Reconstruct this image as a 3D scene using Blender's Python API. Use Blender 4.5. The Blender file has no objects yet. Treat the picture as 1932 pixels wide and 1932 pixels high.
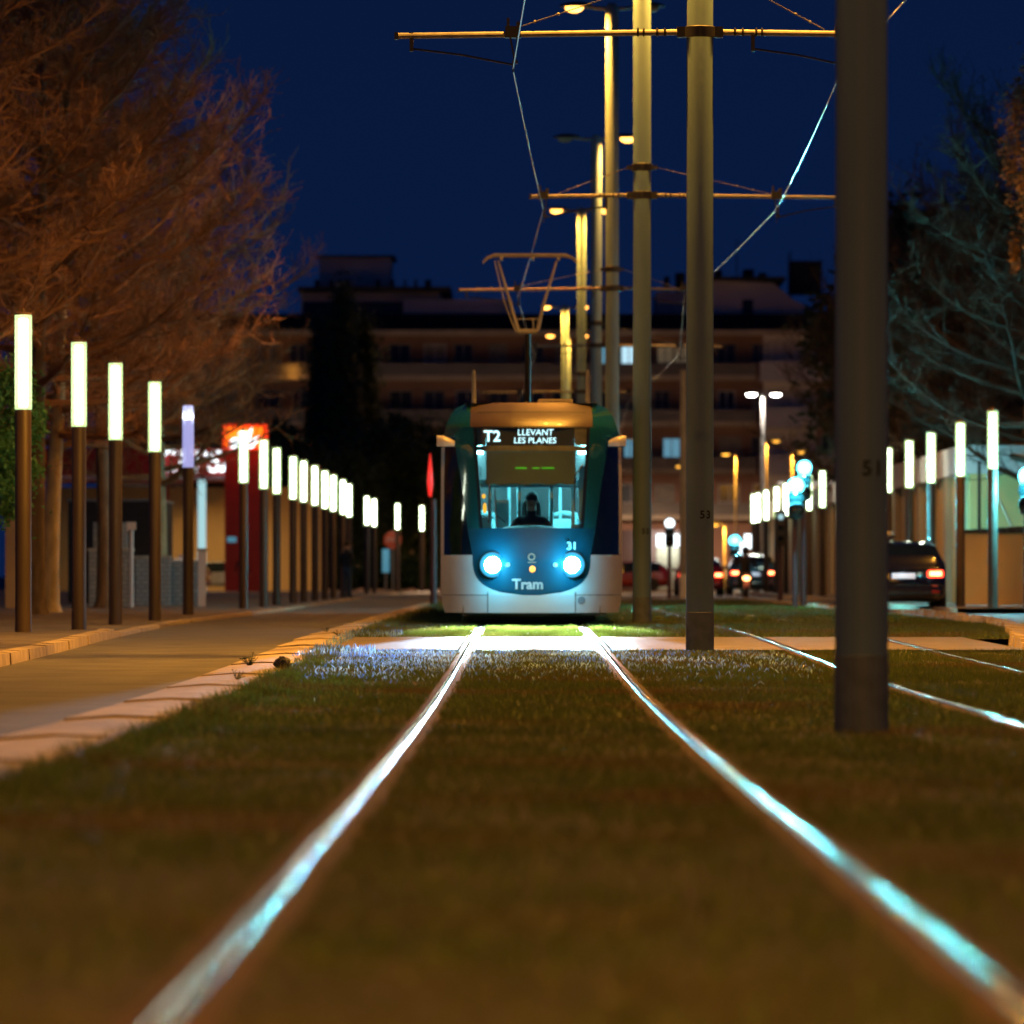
import bpy, math, random
import numpy as np
from mathutils import Vector, Matrix

R = random.Random(7)
PI = math.pi
scene = bpy.context.scene
COL = scene.collection

# ------------------------------------------------------------------ camera model
F, U0, V0, ZC, N = 9000.0, 986.0, 1085.0, 0.75, 1932.0
def at(u, v, d):
    return Vector(((u - U0) * d / F, d, ZC + (V0 - v) * d / F))
def atx(u, d): return (u - U0) * d / F
def atz(v, d): return ZC + (V0 - v) * d / F

PROF = [(0, .03), (8, .014), (10.8, -.012), (13.7, -.025), (16.3, -.05), (20.7, -.075), (27.5, -.103),
        (33, -.108), (38.2, -.098), (48, -.055), (58, -.008), (64, 0), (400, 0)]
_px = np.array([p[0] for p in PROF]); _pz = np.array([p[1] for p in PROF])
def zg(d):
    return float(np.interp(d, _px, _pz))
def zgn(d):
    return np.interp(d, _px, _pz)

# ------------------------------------------------------------------ mesh builder
class MB:
    def __init__(s): s.v = []; s.f = []
    def add(s, vs, fs):
        o = len(s.v); s.v.extend([tuple(p) for p in vs]); s.f.extend([tuple(i + o for i in f) for f in fs]); return s
    def box(s, x0, x1, y0, y1, z0, z1):
        return s.add([(x0,y0,z0),(x1,y0,z0),(x1,y1,z0),(x0,y1,z0),(x0,y0,z1),(x1,y0,z1),(x1,y1,z1),(x0,y1,z1)],
                     [(0,3,2,1),(4,5,6,7),(0,1,5,4),(1,2,6,5),(2,3,7,6),(3,0,4,7)])
    def cbox(s, cx, cy, cz, sx, sy, sz):
        return s.box(cx-sx/2, cx+sx/2, cy-sy/2, cy+sy/2, cz-sz/2, cz+sz/2)
    def rbox(s, x0, x1, y0, y1, z0, z1, b=.03):
        # box with chamfered vertical and top edges
        def ring(i, z): return [(x0+i+b,y0+i,z),(x1-i-b,y0+i,z),(x1-i,y0+i+b,z),(x1-i,y1-i-b,z),(x1-i-b,y1-i,z),(x0+i+b,y1-i,z),(x0+i,y1-i-b,z),(x0+i,y0+i+b,z)]
        rs = [ring(b*.6, z0), ring(0, z0+b), ring(0, z1-b), ring(b*.6, z1)]
        vs = [p for r in rs for p in r]; fs = []
        for k in range(3):
            for i in range(8):
                j = (i+1) % 8; fs.append((k*8+i, k*8+j, k*8+8+j, k*8+8+i))
        fs.append(tuple(range(7,-1,-1))); fs.append(tuple(range(24,32)))
        return s.add(vs, fs)
    def tube(s, pts, rad, seg=8, caps=True):
        pts = [Vector(p) for p in pts]; n = len(pts)
        if not hasattr(rad, '__len__'): rad = [rad]*n
        vs = []; prev = None
        for i, p in enumerate(pts):
            t = (pts[min(i+1,n-1)] - pts[max(i-1,0)])
            if t.length < 1e-9: t = Vector((0,0,1))
            t.normalize()
            if prev is None:
                a = Vector((1,0,0)) if abs(t.x) < .8 else Vector((0,1,0))
            else: a = prev
            b = t.cross(a)
            if b.length < 1e-6: b = t.cross(Vector((0,1,.3)))
            b.normalize(); a = b.cross(t); prev = a
            for k in range(seg):
                w = 2*PI*k/seg
                vs.append(p + (a*math.cos(w) + b*math.sin(w))*rad[i])
        fs = []
        for i in range(n-1):
            for k in range(seg):
                j = (k+1) % seg
                fs.append((i*seg+k, i*seg+j, (i+1)*seg+j, (i+1)*seg+k))
        if caps:
            fs.append(tuple(range(seg-1,-1,-1))); fs.append(tuple(range((n-1)*seg, n*seg)))
        return s.add(vs, fs)
    def lathe(s, prof, c=(0,0,0), seg=20, axis='z', caps=True):
        vs = []
        for r, h in prof:
            for k in range(seg):
                w = 2*PI*k/seg; a, b = r*math.cos(w), r*math.sin(w)
                if axis == 'z': p = (a, b, h)
                elif axis == 'y': p = (a, h, -b)
                else: p = (h, a, b)
                vs.append((p[0]+c[0], p[1]+c[1], p[2]+c[2]))
        fs = []; n = len(prof)
        for i in range(n-1):
            for k in range(seg):
                j = (k+1) % seg; fs.append((i*seg+k, i*seg+j, (i+1)*seg+j, (i+1)*seg+k))
        if caps:
            fs.append(tuple(range(seg-1,-1,-1))); fs.append(tuple(range((n-1)*seg, n*seg)))
        return s.add(vs, fs)
    def ball(s, c, rx, ry, rz, seg=14, rings=8):
        prof = []
        for i in range(rings+1):
            a = -PI/2 + PI*i/rings; prof.append((max(1e-4, math.cos(a)), math.sin(a)))
        m = MB().lathe(prof, seg=seg)
        return s.add([(x*rx+c[0], y*ry+c[1], z*rz+c[2]) for x,y,z in m.v], m.f)
    def prism(s, poly, y0, y1):
        # polygon in x,z extruded along y
        n = len(poly)
        vs = [(x,y0,z) for x,z in poly] + [(x,y1,z) for x,z in poly]
        fs = [tuple(range(n)), tuple(range(2*n-1, n-1, -1))]
        for i in range(n):
            j = (i+1) % n; fs.append((i, n+i, n+j, j))
        return s.add(vs, fs)
    def grid(s, rows):
        o = len(s.v); h = len(rows); w = len(rows[0])
        for r in rows: s.v.extend([tuple(p) for p in r])
        for i in range(h-1):
            for k in range(w-1):
                s.f.append((o+i*w+k, o+i*w+k+1, o+(i+1)*w+k+1, o+(i+1)*w+k))
        return s
    def xf(s, M):
        s.v = [tuple(M @ Vector(p)) for p in s.v]; return s
    def join(s, o): return s.add(o.v, o.f)
    def build(s, name, mat, parent=None, smooth=True, ang=35, loc=None):
        me = bpy.data.meshes.new(name); me.from_pydata(s.v, [], s.f); me.update()
        if smooth:
            me.polygons.foreach_set('use_smooth', [True]*len(me.polygons))
            me.update()
            try: me.set_sharp_from_angle(angle=math.radians(ang))
            except Exception: pass
        if mat: me.materials.append(mat)
        o = bpy.data.objects.new(name, me); COL.objects.link(o)
        if parent: o.parent = parent
        if loc: o.location = loc
        return o

def tag(o, label=None, cat=None, group=None, kind=None):
    if label: o['label'] = label
    if cat: o['category'] = cat
    if group: o['group'] = group
    if kind: o['kind'] = kind
    return o
def thing(name, label, cat, loc=(0,0,0), rz=0, group=None):
    o = bpy.data.objects.new(name, None); COL.objects.link(o)
    o.empty_display_size = .2; o.location = loc; o.rotation_euler = (0,0,rz)
    return tag(o, label, cat, group)
def dup(root, loc, rz=0, label=None, group=None, scale=None):
    r = root.copy(); COL.objects.link(r); r.location = loc; r.rotation_euler = (0,0,rz)
    if label: r['label'] = label
    if group: r['group'] = group
    if scale: r.scale = scale
    def rec(a, b):
        for ch in list(a.children):
            c = ch.copy(); COL.objects.link(c); c.parent = b; rec(ch, c)
    rec(root, r)
    return r

# ------------------------------------------------------------------ materials
MATS = {}
def mat(name, col, rough=.6, metal=0., col2=None, nscale=6., bump=0., bscale=40., spec=.5, coat=0., stretch=None, detail=5.):
    m = bpy.data.materials.new(name); m.use_nodes = True
    nt = m.node_tree; b = nt.nodes['Principled BSDF']
    b.inputs['Roughness'].default_value = rough; b.inputs['Metallic'].default_value = metal
    b.inputs['Specular IOR Level'].default_value = spec
    b.inputs['Coat Weight'].default_value = coat
    b.inputs['Base Color'].default_value = (*col, 1)
    tc = nt.nodes.new('ShaderNodeTexCoord'); src = tc.outputs['Object']
    if stretch:
        mp = nt.nodes.new('ShaderNodeMapping'); mp.inputs['Scale'].default_value = stretch
        nt.links.new(src, mp.inputs['Vector']); src = mp.outputs['Vector']
    if col2 is None: col2 = tuple(c*.72 for c in col)
    nz = nt.nodes.new('ShaderNodeTexNoise'); nz.inputs['Scale'].default_value = nscale; nz.inputs['Detail'].default_value = detail
    nt.links.new(src, nz.inputs['Vector'])
    cr = nt.nodes.new('ShaderNodeValToRGB')
    cr.color_ramp.elements[0].position = .38; cr.color_ramp.elements[1].position = .64
    cr.color_ramp.elements[0].color = (*col2, 1); cr.color_ramp.elements[1].color = (*col, 1)
    nt.links.new(nz.outputs['Fac'], cr.inputs['Fac']); nt.links.new(cr.outputs['Color'], b.inputs['Base Color'])
    if bump:
        n2 = nt.nodes.new('ShaderNodeTexNoise'); n2.inputs['Scale'].default_value = bscale; n2.inputs['Detail'].default_value = 4
        nt.links.new(src, n2.inputs['Vector'])
        bp = nt.nodes.new('ShaderNodeBump'); bp.inputs['Strength'].default_value = bump; bp.inputs['Distance'].default_value = .02
        nt.links.new(n2.outputs['Fac'], bp.inputs['Height']); nt.links.new(bp.outputs['Normal'], b.inputs['Normal'])
    MATS[name] = m
    return m
def emit(name, col, strength, base=(.02,.02,.02)):
    m = bpy.data.materials.new(name); m.use_nodes = True
    b = m.node_tree.nodes['Principled BSDF']
    b.inputs['Base Color'].default_value = (*base, 1); b.inputs['Roughness'].default_value = .3
    b.inputs['Emission Color'].default_value = (*col, 1); b.inputs['Emission Strength'].default_value = strength
    return m
def glass(name, tint=(.9,1,1), refl=.12, rough=.02):
    m = bpy.data.materials.new(name); m.use_nodes = True; nt = m.node_tree
    nt.nodes.remove(nt.nodes['Principled BSDF']); out = nt.nodes['Material Output']
    t = nt.nodes.new('ShaderNodeBsdfTransparent'); t.inputs['Color'].default_value = (*tint, 1)
    g = nt.nodes.new('ShaderNodeBsdfGlossy'); g.inputs['Roughness'].default_value = rough
    mx = nt.nodes.new('ShaderNodeMixShader'); fr = nt.nodes.new('ShaderNodeFresnel'); fr.inputs['IOR'].default_value = 1.5
    ad = nt.nodes.new('ShaderNodeMath'); ad.operation = 'ADD'; ad.inputs[1].default_value = refl - .04
    ad.use_clamp = True
    nt.links.new(fr.outputs[0], ad.inputs[0]); nt.links.new(ad.outputs[0], mx.inputs[0])
    nt.links.new(t.outputs[0], mx.inputs[1]); nt.links.new(g.outputs[0], mx.inputs[2]); nt.links.new(mx.outputs[0], out.inputs['Surface'])
    return m
def foliage(name, c1, c2, nscale=1.2, trans=.35, rough=.55, spec=.4):
    m = bpy.data.materials.new(name); m.use_nodes = True; nt = m.node_tree
    b = nt.nodes['Principled BSDF']; out = nt.nodes['Material Output']
    b.inputs['Roughness'].default_value = rough; b.inputs['Specular IOR Level'].default_value = spec
    tc = nt.nodes.new('ShaderNodeTexCoord'); nz = nt.nodes.new('ShaderNodeTexNoise')
    nz.inputs['Scale'].default_value = nscale; nz.inputs['Detail'].default_value = 6
    nt.links.new(tc.outputs['Object'], nz.inputs['Vector'])
    cr = nt.nodes.new('ShaderNodeValToRGB'); cr.color_ramp.elements[0].position = .36; cr.color_ramp.elements[1].position = .66
    cr.color_ramp.elements[0].color = (*c1,1); cr.color_ramp.elements[1].color = (*c2,1)
    nt.links.new(nz.outputs['Fac'], cr.inputs['Fac']); nt.links.new(cr.outputs['Color'], b.inputs['Base Color'])
    tr = nt.nodes.new('ShaderNodeBsdfTranslucent'); nt.links.new(cr.outputs['Color'], tr.inputs['Color'])
    mx = nt.nodes.new('ShaderNodeMixShader'); mx.inputs[0].default_value = trans
    nt.links.new(b.outputs[0], mx.inputs[1]); nt.links.new(tr.outputs[0], mx.inputs[2]); nt.links.new(mx.outputs[0], out.inputs['Surface'])
    return m

SODIUM = (1.0, .41, .045)
def tubeskin(nm='tube_diffuser', ec=(.68,1,.38), es=1.25, fac=.5, bc=(.10,.12,.07)):
    m = bpy.data.materials.new(nm); m.use_nodes = True; nt = m.node_tree
    b = nt.nodes['Principled BSDF']; out = nt.nodes['Material Output']
    b.inputs['Base Color'].default_value = (*bc,1); b.inputs['Roughness'].default_value = .25
    b.inputs['Emission Color'].default_value = (*ec,1); b.inputs['Emission Strength'].default_value = es
    t = nt.nodes.new('ShaderNodeBsdfTransparent'); mx = nt.nodes.new('ShaderNodeMixShader'); mx.inputs[0].default_value = fac
    nt.links.new(t.outputs[0], mx.inputs[1]); nt.links.new(b.outputs[0], mx.inputs[2]); nt.links.new(mx.outputs[0], out.inputs['Surface'])
    return m
def paving():
    m = mat('pavement', (.24,.21,.17), .8, 0, (.12,.10,.08), 1.1, .3, 70, detail=8)
    nt = m.node_tree; b = nt.nodes['Principled BSDF']; old = b.inputs['Base Color'].links[0].from_socket
    tc = nt.nodes.new('ShaderNodeTexCoord'); br = nt.nodes.new('ShaderNodeTexBrick'); br.inputs['Scale'].default_value = 1.6; br.inputs['Mortar Size'].default_value = .012
    br.inputs['Color1'].default_value = (1,1,1,1); br.inputs['Color2'].default_value = (.84,.82,.80,1); br.inputs['Mortar'].default_value = (.35,.33,.3,1)
    mx = nt.nodes.new('ShaderNodeMixRGB'); mx.blend_type = 'MULTIPLY'; mx.inputs[0].default_value = 1
    nt.links.new(tc.outputs['Object'], br.inputs['Vector']); nt.links.new(old, mx.inputs[1]); nt.links.new(br.outputs['Color'], mx.inputs[2]); nt.links.new(mx.outputs[0], b.inputs['Base Color'])
    return m
def railmat():
    m = mat('rail_steel', (.14,.155,.165), .14, 1., (.08,.08,.08), 5, .035, 7, stretch=(9,.35,4))
    nt = m.node_tree; b = nt.nodes['Principled BSDF']
    tc = nt.nodes.new('ShaderNodeTexCoord'); mp = nt.nodes.new('ShaderNodeMapping'); mp.inputs['Scale'].default_value = (22,.22,1)
    nz = nt.nodes.new('ShaderNodeTexNoise'); nz.inputs['Scale'].default_value = 1.6; nz.inputs['Detail'].default_value = 3
    cr = nt.nodes.new('ShaderNodeMapRange'); cr.inputs['From Min'].default_value = .36; cr.inputs['From Max'].default_value = .66
    cr.inputs['To Min'].default_value = .05; cr.inputs['To Max'].default_value = .15
    nt.links.new(tc.outputs['Object'], mp.inputs['Vector']); nt.links.new(mp.outputs[0], nz.inputs['Vector']); nt.links.new(nz.outputs['Fac'], cr.inputs['Value']); nt.links.new(cr.outputs[0], b.inputs['Roughness'])
    return m
M = dict(
    pole = mat('pole_paint', (.145,.25,.34), .6, 0, (.12,.20,.27), 2, .05, 25, stretch=(1,1,.25)),
    polebase = mat('pole_base_paint', (.14,.185,.22), .6, 0, (.11,.145,.17), 9),
    galv = mat('galvanised_tube', (.27,.26,.24), .5, .2, (.19,.185,.17), 8),
    dark = mat('dark_fitting', (.03,.03,.03), .5, 0),
    wire = mat('copper_wire', (.35,.33,.30), .22, 1., (.28,.25,.22), 30),
    lamphead = mat('lamp_housing', (.05,.05,.055), .5),
    sodium = emit('sodium_lamp', (1,.42,.07), 7.0),
    sodium_off = mat('unlit_lamp_glass', (.3,.28,.2), .15),
    tube = emit('white_tube_lamp', (.92,1.0,.80), 38), tubeskin = tubeskin(),
    post = mat('lamp_post_paint', (.085,.06,.042), .5, 0, (.06,.044,.032), 5, .06, 30, stretch=(1,1,.2)),
    postcap = mat('lamp_post_cap', (.25,.16,.08), .5),
    concrete = mat('concrete', (.42,.38,.32), .8, 0, (.30,.27,.23), 3, .2, 60),
    slab = mat('crossing_concrete', (.15,.125,.09), .65, 0, (.10,.085,.06), 2.5, .25, 50),
    kerb = mat('kerb_stone', (.50,.41,.28), .8, 0, (.36,.29,.20), 4, .3, 45),
    asphalt = mat('asphalt', (.13,.125,.115), .75, 0, (.085,.08,.075), 1.3, .35, 140, detail=8),
    asphalt2 = mat('far_asphalt', (.10,.10,.10), .7, 0, (.07,.07,.07), .3, .3, 60),
    pave = paving(),
    soil = mat('soil', (.07,.055,.03), .95, 0, (.035,.035,.014), 1.7, .6, 60, detail=8),
    rail = railmat(),
    railside = mat('rail_rust', (.10,.045,.025), .85, 0, (.06,.03,.02), 8, .2, 40),
    cap = mat('tram_roof_cream', (.095,.062,.03), .4, 0, (.075,.05,.025), 1.5, coat=.2),
    white = mat('tram_white', (.62,.61,.58), .35, 0, (.55,.54,.51), 1.5, coat=.3),
    green = mat('tram_green', (.010,.10,.105), .13, 0, (.008,.085,.09), 1.5, coat=.8),
    mask = mat('tram_nose', (.004,.065,.10), .5, 0, (.003,.055,.09), 2, spec=.2),
    black = mat('black_rubber', (.008,.009,.01), .5, 0),
    darkglass = mat('dark_glass', (.006,.012,.013), .06, 0, coat=.5),
    screen = glass('windscreen_glass', (.86,.97,.97), .05),
    cream = mat('cream_panel', (.42,.36,.24), .6),
    visor = mat('sun_blind', (.17,.22,.25), .8, 0, (.15,.195,.22), 3),
    interior = mat('saloon_wall', (.35,.5,.52), .5, 0, (.28,.42,.45), 2),
    intdark = mat('saloon_dark', (.04,.10,.12), .5),
    seat = mat('saloon_seat', (.25,.45,.48), .5),
    striplight = emit('saloon_light', (.30,.92,1.0), 70),
    led = emit('led_text', (.62,.93,1.0), 2.2),
    ledgreen = emit('led_green', (.12,.8,.02), .6),
    headlamp = emit('headlamp', (.42,.82,1.0), 150), haloring = emit('halo_glow', (.05,.55,1.0), .9),
    amber = emit('amber_light', (1,.45,.05), 3),
    orange_panel = emit('orange_marker', (1,.4,.02), 1.6),
    letter = mat('grey_lettering', (.62,.60,.56), .5),
    copper = mat('copper_emblem', (.5,.36,.26), .4),
    brick = None,
    red = mat('red_paint', (.42,.03,.025), .45, 0, (.36,.025,.02), 2),
    redglow = emit('red_sign_glow', (1,.045,.008), 1.3, (.4,.02,.01)),
    orangeglow = emit('orange_sign_glow', (1,.15,.006), 2.6, (.4,.05,.01)),
    whiteglow = emit('white_sign_glow', (.86,.96,1), 3),
    cyanglow = emit('cyan_surface_glow', (.5,.85,.9), .8),
    cyanlight = emit('cyan_signal', (.10,.80,1), 5),
    whitelight = emit('white_street_light', (1,.93,.85), 40),
    tailred = emit('tail_light_red', (1,.05,.02), 5, (.3,.01,.01)),
    tailcore = emit('tail_light_core', (1,.36,.12), 9, (.3,.01,.01)),
    tailoff = mat('tail_lens', (.25,.012,.012), .15, coat=.6),
    plate = emit('number_plate', (.62,.82,1), .65, (.7,.7,.7)),
    plateblue = mat('plate_band', (.02,.06,.35), .4),
    winlit = emit('lit_window_cyan', (.25,.62,.85), .42),
    winlit2 = emit('lit_window_bright', (.55,.85,1), 1.0),
    winbeige = emit('lit_blind', (.75,.55,.30), .10, (.4,.34,.25)),
    winpane = mat('window_pane', (.03,.035,.05), .12, 0, (.02,.022,.03), .6),
    shutter = mat('roller_shutter', (.22,.2,.19), .7, 0, None, 3),
    brown = mat('dark_brown_render', (.24,.135,.10), .85, 0, (.18,.10,.08), .35, .1, 20),
    pale = mat('pale_render', (.62,.58,.58), .85, 0, (.52,.49,.5), .3),
    paleblue = mat('pale_render_dim', (.42,.41,.45), .85, 0, (.34,.33,.37), .3),
    roofdark = mat('dark_roof', (.03,.03,.033), .9),
    slabedge = mat('balcony_slab', (.34,.29,.24), .85, 0, (.26,.22,.18), .8),
    parapet = mat('balcony_parapet', (.15,.135,.13), .8, 0, (.11,.1,.1), .5),
    ochre = mat('ochre_wall', (.70,.50,.20), .8, 0, (.6,.42,.17), .7, .1, 12, stretch=(1,1,.3)),
    ochre2 = mat('beige_wall', (.56,.49,.33), .8, 0, (.46,.4,.27), .7, stretch=(1,1,.3)),
    slate = mat('grey_boarding', (.25,.25,.255), .7, 0, (.2,.2,.205), 3),
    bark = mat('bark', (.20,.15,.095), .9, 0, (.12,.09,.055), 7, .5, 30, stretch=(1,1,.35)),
    litbark = mat('lit_bark', (.62,.52,.30), .9, 0, (.40,.33,.18), 5, .4, 22, stretch=(1,1,.4)),  # bark tone raised to carry the tube lamp light on the trunk
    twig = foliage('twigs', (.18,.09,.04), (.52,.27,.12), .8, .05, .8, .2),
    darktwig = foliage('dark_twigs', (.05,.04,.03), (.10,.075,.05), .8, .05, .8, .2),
    conifer = foliage('dark_evergreen', (.03,.06,.03), (.06,.11,.05), .6, .15),
    leafgreen = foliage('green_leaves', (.05,.16,.035), (.11,.27,.06), 2., .3),
    hedge = foliage('hedge_leaves', (.012,.04,.02), (.03,.075,.035), 1., .2),
    grass = None,
    tyre = mat('tyre', (.012,.012,.012), .85),
    rim = mat('rim', (.3,.3,.31), .35, .8),
    carblack = mat('black_car_paint', (.006,.007,.010), .16, 0, None, 2, coat=1),
    carteal = mat('dark_blue_car_paint', (.04,.15,.20), .22, .2, None, 2, coat=1),
    carred = mat('red_car_paint', (.22,.012,.014), .25, 0, None, 2, coat=1),
    cargrey = mat('pale_grey_car_paint', (.40,.42,.40), .25, .2, None, 2, coat=1),
    skin = mat('skin', (.42,.25,.18), .6),
    navy = mat('navy_cloth', (.008,.015,.03), .85),
    jeans = mat('blue_trousers', (.03,.07,.14), .85),
    darkcloth = mat('dark_cloth', (.02,.017,.022), .9),
    hair = mat('dark_hair', (.012,.01,.009), .7),
    helmet = mat('dark_helmet', (.02,.02,.022), .15, coat=.8),
    stopred = mat('stop_sign_red', (.55,.08,.03), .4),
    bluesign = emit('blue_sign_face', (.15,.55,.75), .35, (.1,.3,.5)),
    number = mat('pole_number_ink', (.012,.016,.02), .7),
    litter = mat('dark_bag', (.015,.02,.03), .5),
    brokentube = tubeskin('broken_lamp_glass', (.50,.52,1), .75, .62, (.3,.3,.45)),
    dimtube = emit('dim_lamp_core', (.42,.45,1), .75),
)

# brick with mortar joints
def brickmat(name, c1, c2, mortar, scale=4.2):
    m = bpy.data.materials.new(name); m.use_nodes = True; nt = m.node_tree; b = nt.nodes['Principled BSDF']
    b.inputs['Roughness'].default_value = .85
    tc = nt.nodes.new('ShaderNodeTexCoord'); mp = nt.nodes.new('ShaderNodeMapping'); mp.inputs['Rotation'].default_value = (PI/2,0,0)
    br = nt.nodes.new('ShaderNodeTexBrick'); br.inputs['Scale'].default_value = scale
    br.inputs['Color1'].default_value = (*c1,1); br.inputs['Color2'].default_value = (*c2,1); br.inputs['Mortar'].default_value = (*mortar,1)
    nt.links.new(tc.outputs['Object'], mp.inputs['Vector']); nt.links.new(mp.outputs[0], br.inputs['Vector']); nt.links.new(br.outputs['Color'], b.inputs['Base Color'])
    return m
M['brick'] = brickmat('grey_block', (.30,.31,.31), (.25,.26,.27), (.12,.12,.12), 2.4)

def grass_mat():
    m = bpy.data.materials.new('grass_blades'); m.use_nodes = True; nt = m.node_tree
    b = nt.nodes['Principled BSDF']; out = nt.nodes['Material Output']
    b.inputs['Roughness'].default_value = .42; b.inputs['Specular IOR Level'].default_value = .5
    b.inputs['Coat Weight'].default_value = .25; b.inputs['Coat Roughness'].default_value = .4
    tc = nt.nodes.new('ShaderNodeTexCoord')
    def ramp(scale, p0, p1, c0, c1, detail=4):
        nz = nt.nodes.new('ShaderNodeTexNoise'); nz.inputs['Scale'].default_value = scale; nz.inputs['Detail'].default_value = detail
        nt.links.new(tc.outputs['Object'], nz.inputs['Vector'])
        cr = nt.nodes.new('ShaderNodeValToRGB'); cr.color_ramp.elements[0].position = p0; cr.color_ramp.elements[1].position = p1
        cr.color_ramp.elements[0].color = (*c0,1); cr.color_ramp.elements[1].color = (*c1,1)
        nt.links.new(nz.outputs['Fac'], cr.inputs['Fac']); return cr.outputs['Color']
    green = ramp(9, .35, .65, (.06,.10,.013), (.125,.175,.025))
    straw = ramp(14, .35, .65, (.11,.06,.016), (.21,.115,.035))
    fac = ramp(.45, .50, .72, (0,0,0), (1,1,1), 6)
    mx = nt.nodes.new('ShaderNodeMixRGB'); nt.links.new(fac, mx.inputs[0]); nt.links.new(green, mx.inputs[1]); nt.links.new(straw, mx.inputs[2])
    nt.links.new(mx.outputs[0], b.inputs['Base Color'])
    tr = nt.nodes.new('ShaderNodeBsdfTranslucent'); nt.links.new(mx.outputs[0], tr.inputs['Color'])
    ms = nt.nodes.new('ShaderNodeMixShader'); ms.inputs[0].default_value = .35
    nt.links.new(b.outputs[0], ms.inputs[1]); nt.links.new(tr.outputs[0], ms.inputs[2]); nt.links.new(ms.outputs[0], out.inputs['Surface'])
    return m
M['grass'] = grass_mat()

def text(body, size, name, m, parent=None, Mx=None, ext=.004, bold=0., align='CENTER', shear=0.):
    """lettering standing in the local XZ plane, facing -Y"""
    c = bpy.data.curves.new(name, 'FONT'); c.body = body; c.size = size; c.extrude = ext; c.offset = bold; c.shear = shear
    c.align_x = align; c.align_y = 'CENTER'; c.resolution_u = 3
    t = bpy.data.objects.new(name, c); COL.objects.link(t)
    dg = bpy.context.evaluated_depsgraph_get(); dg.update()
    me = bpy.data.meshes.new_from_object(t.evaluated_get(dg))
    bpy.data.objects.remove(t); bpy.data.curves.remove(c)
    me.transform(Matrix.Rotation(PI/2, 4, 'X'))
    if Mx is not None: me.transform(Mx)
    me.name = name; me.materials.clear(); me.materials.append(m)
    o = bpy.data.objects.new(name, me); COL.objects.link(o)
    if parent: o.parent = parent
    return o

def light(name, kind, loc, power, col, parent=None, rot=(0,0,0), size=.3, size_y=None, spot=None, blend=.2):
    l = bpy.data.lights.new(name, kind); l.energy = power; l.color = col
    if kind == 'AREA':
        l.size = size
        if size_y: l.shape = 'ELLIPSE'; l.size_y = size_y
    elif kind == 'SPOT':
        l.spot_size = spot; l.spot_blend = blend; l.shadow_soft_size = size
    elif kind == 'POINT': l.shadow_soft_size = size
    o = bpy.data.objects.new(name, l); COL.objects.link(o)
    o.location = loc; o.rotation_euler = rot
    if parent: o.parent = parent
    return o

ORD = ['nearest','second','third','fourth','fifth','sixth','seventh','eighth','ninth','tenth','eleventh','twelfth','thirteenth','fourteenth','fifteenth','sixteenth','seventeenth','eighteenth','nineteenth']

# ------------------------------------------------------------------ ground, roads
def strip(name, m, xs, ys, zf, kind='structure'):
    """xs: function d -> (x0, x1)"""
    mb = MB(); rows = []
    for d in ys:
        x0, x1 = xs(d); rows.append([(x0 + (x1-x0)*k/6, d, zf(d, k/6)) for k in range(7)])
    mb.grid(rows); o = mb.build(name, m); tag(o, kind=kind); return o
def rng(a, b, s):
    n = max(1, int(round((b-a)/s))); return [a + (b-a)*i/n for i in range(n+1)]

g = MB().grid([[(x, y, -.26) for x in (-900,-60,60,900)] for y in (-60, 0, 100, 400, 2500)])
tag(g.build('ground', M['asphalt2'], smooth=False), kind='structure')

KR = [(0,4.75),(40,4.95),(54,5.7),(67,6.9),(78,7.4),(92,7.75),(97,7.7),(101,6.85),(112,6.7),(140,6.6)]
def kr(d): return float(np.interp(d, [k[0] for k in KR], [k[1] for k in KR]))
KL = [(0,-5.0),(45,-4.95),(54,-5.08),(77,-5.6),(90,-5.5),(104,-5.35),(168,-5.5),(200,-5.2),(230,-3.5)]
def kl(d): return float(np.interp(d, [k[0] for k in KL], [k[1] for k in KL]))
XC = .13; XC2 = 3.54; HG = .7175

strip('road', M['asphalt'], lambda d: (kl(d)+.05, -2.62), rng(-8, 235, 3), lambda d, t: zg(d) - .045)
strip('right_road', M['asphalt'], lambda d: (kr(d)+.2 if d < 141 else 2.4, 8.75 if d > 96 else 11.5), rng(-8, 300, 3), lambda d, t: -.03 if d>50 else zg(d)-.05)
# soil under the turf, both tracks
def soil_z(d, t): return zg(d) - .012 + .012*math.sin(d*1.7)*math.sin(t*9)
strip('turf_soil', M['soil'], lambda d: (-2.06, kr(d)-.14), rng(-6, 49.6, .8), soil_z)
strip('turf_soil', M['soil'], lambda d: (-2.06, kr(d)-.14), rng(57.8, 140, .8), soil_z)
# cross road beyond the turf
strip('cross_road', M['asphalt'], lambda d: (-2.4, 2.3), rng(141, 235, 4), lambda d, t: -.03)
strip('verge', M['soil'], lambda d: (-2.6, 6.0), rng(236, 300, 4), lambda d, t: -.02)

# concrete crossing slab (three panels between the rails)
def slabpiece(x0, x1):
    mb = MB(); rows = []
    for d in rng(49.9, 57.6, .7):
        z = zg(d) + .012
        rows.append([(x0, d, z-.1), (x0, d, z), (x1, d, z), (x1, d, z-.1)])
    mb.grid(rows); mb.f.append((0,1,2,3)); n = len(mb.v); mb.f.append((n-1,n-2,n-3,n-4))
    return mb
cs = MB()
for a, b in ((-2.04, XC-HG-.10), (XC-HG+.10, XC+HG-.10), (XC+HG+.10, XC2-HG-.08), (XC2-HG+.08, XC2+HG-.08), (XC2+HG+.08, 5.3)):
    cs.join(slabpiece(a, b))
tag(cs.build('crossing_path', M['slab'], smooth=False), kind='structure')

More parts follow.
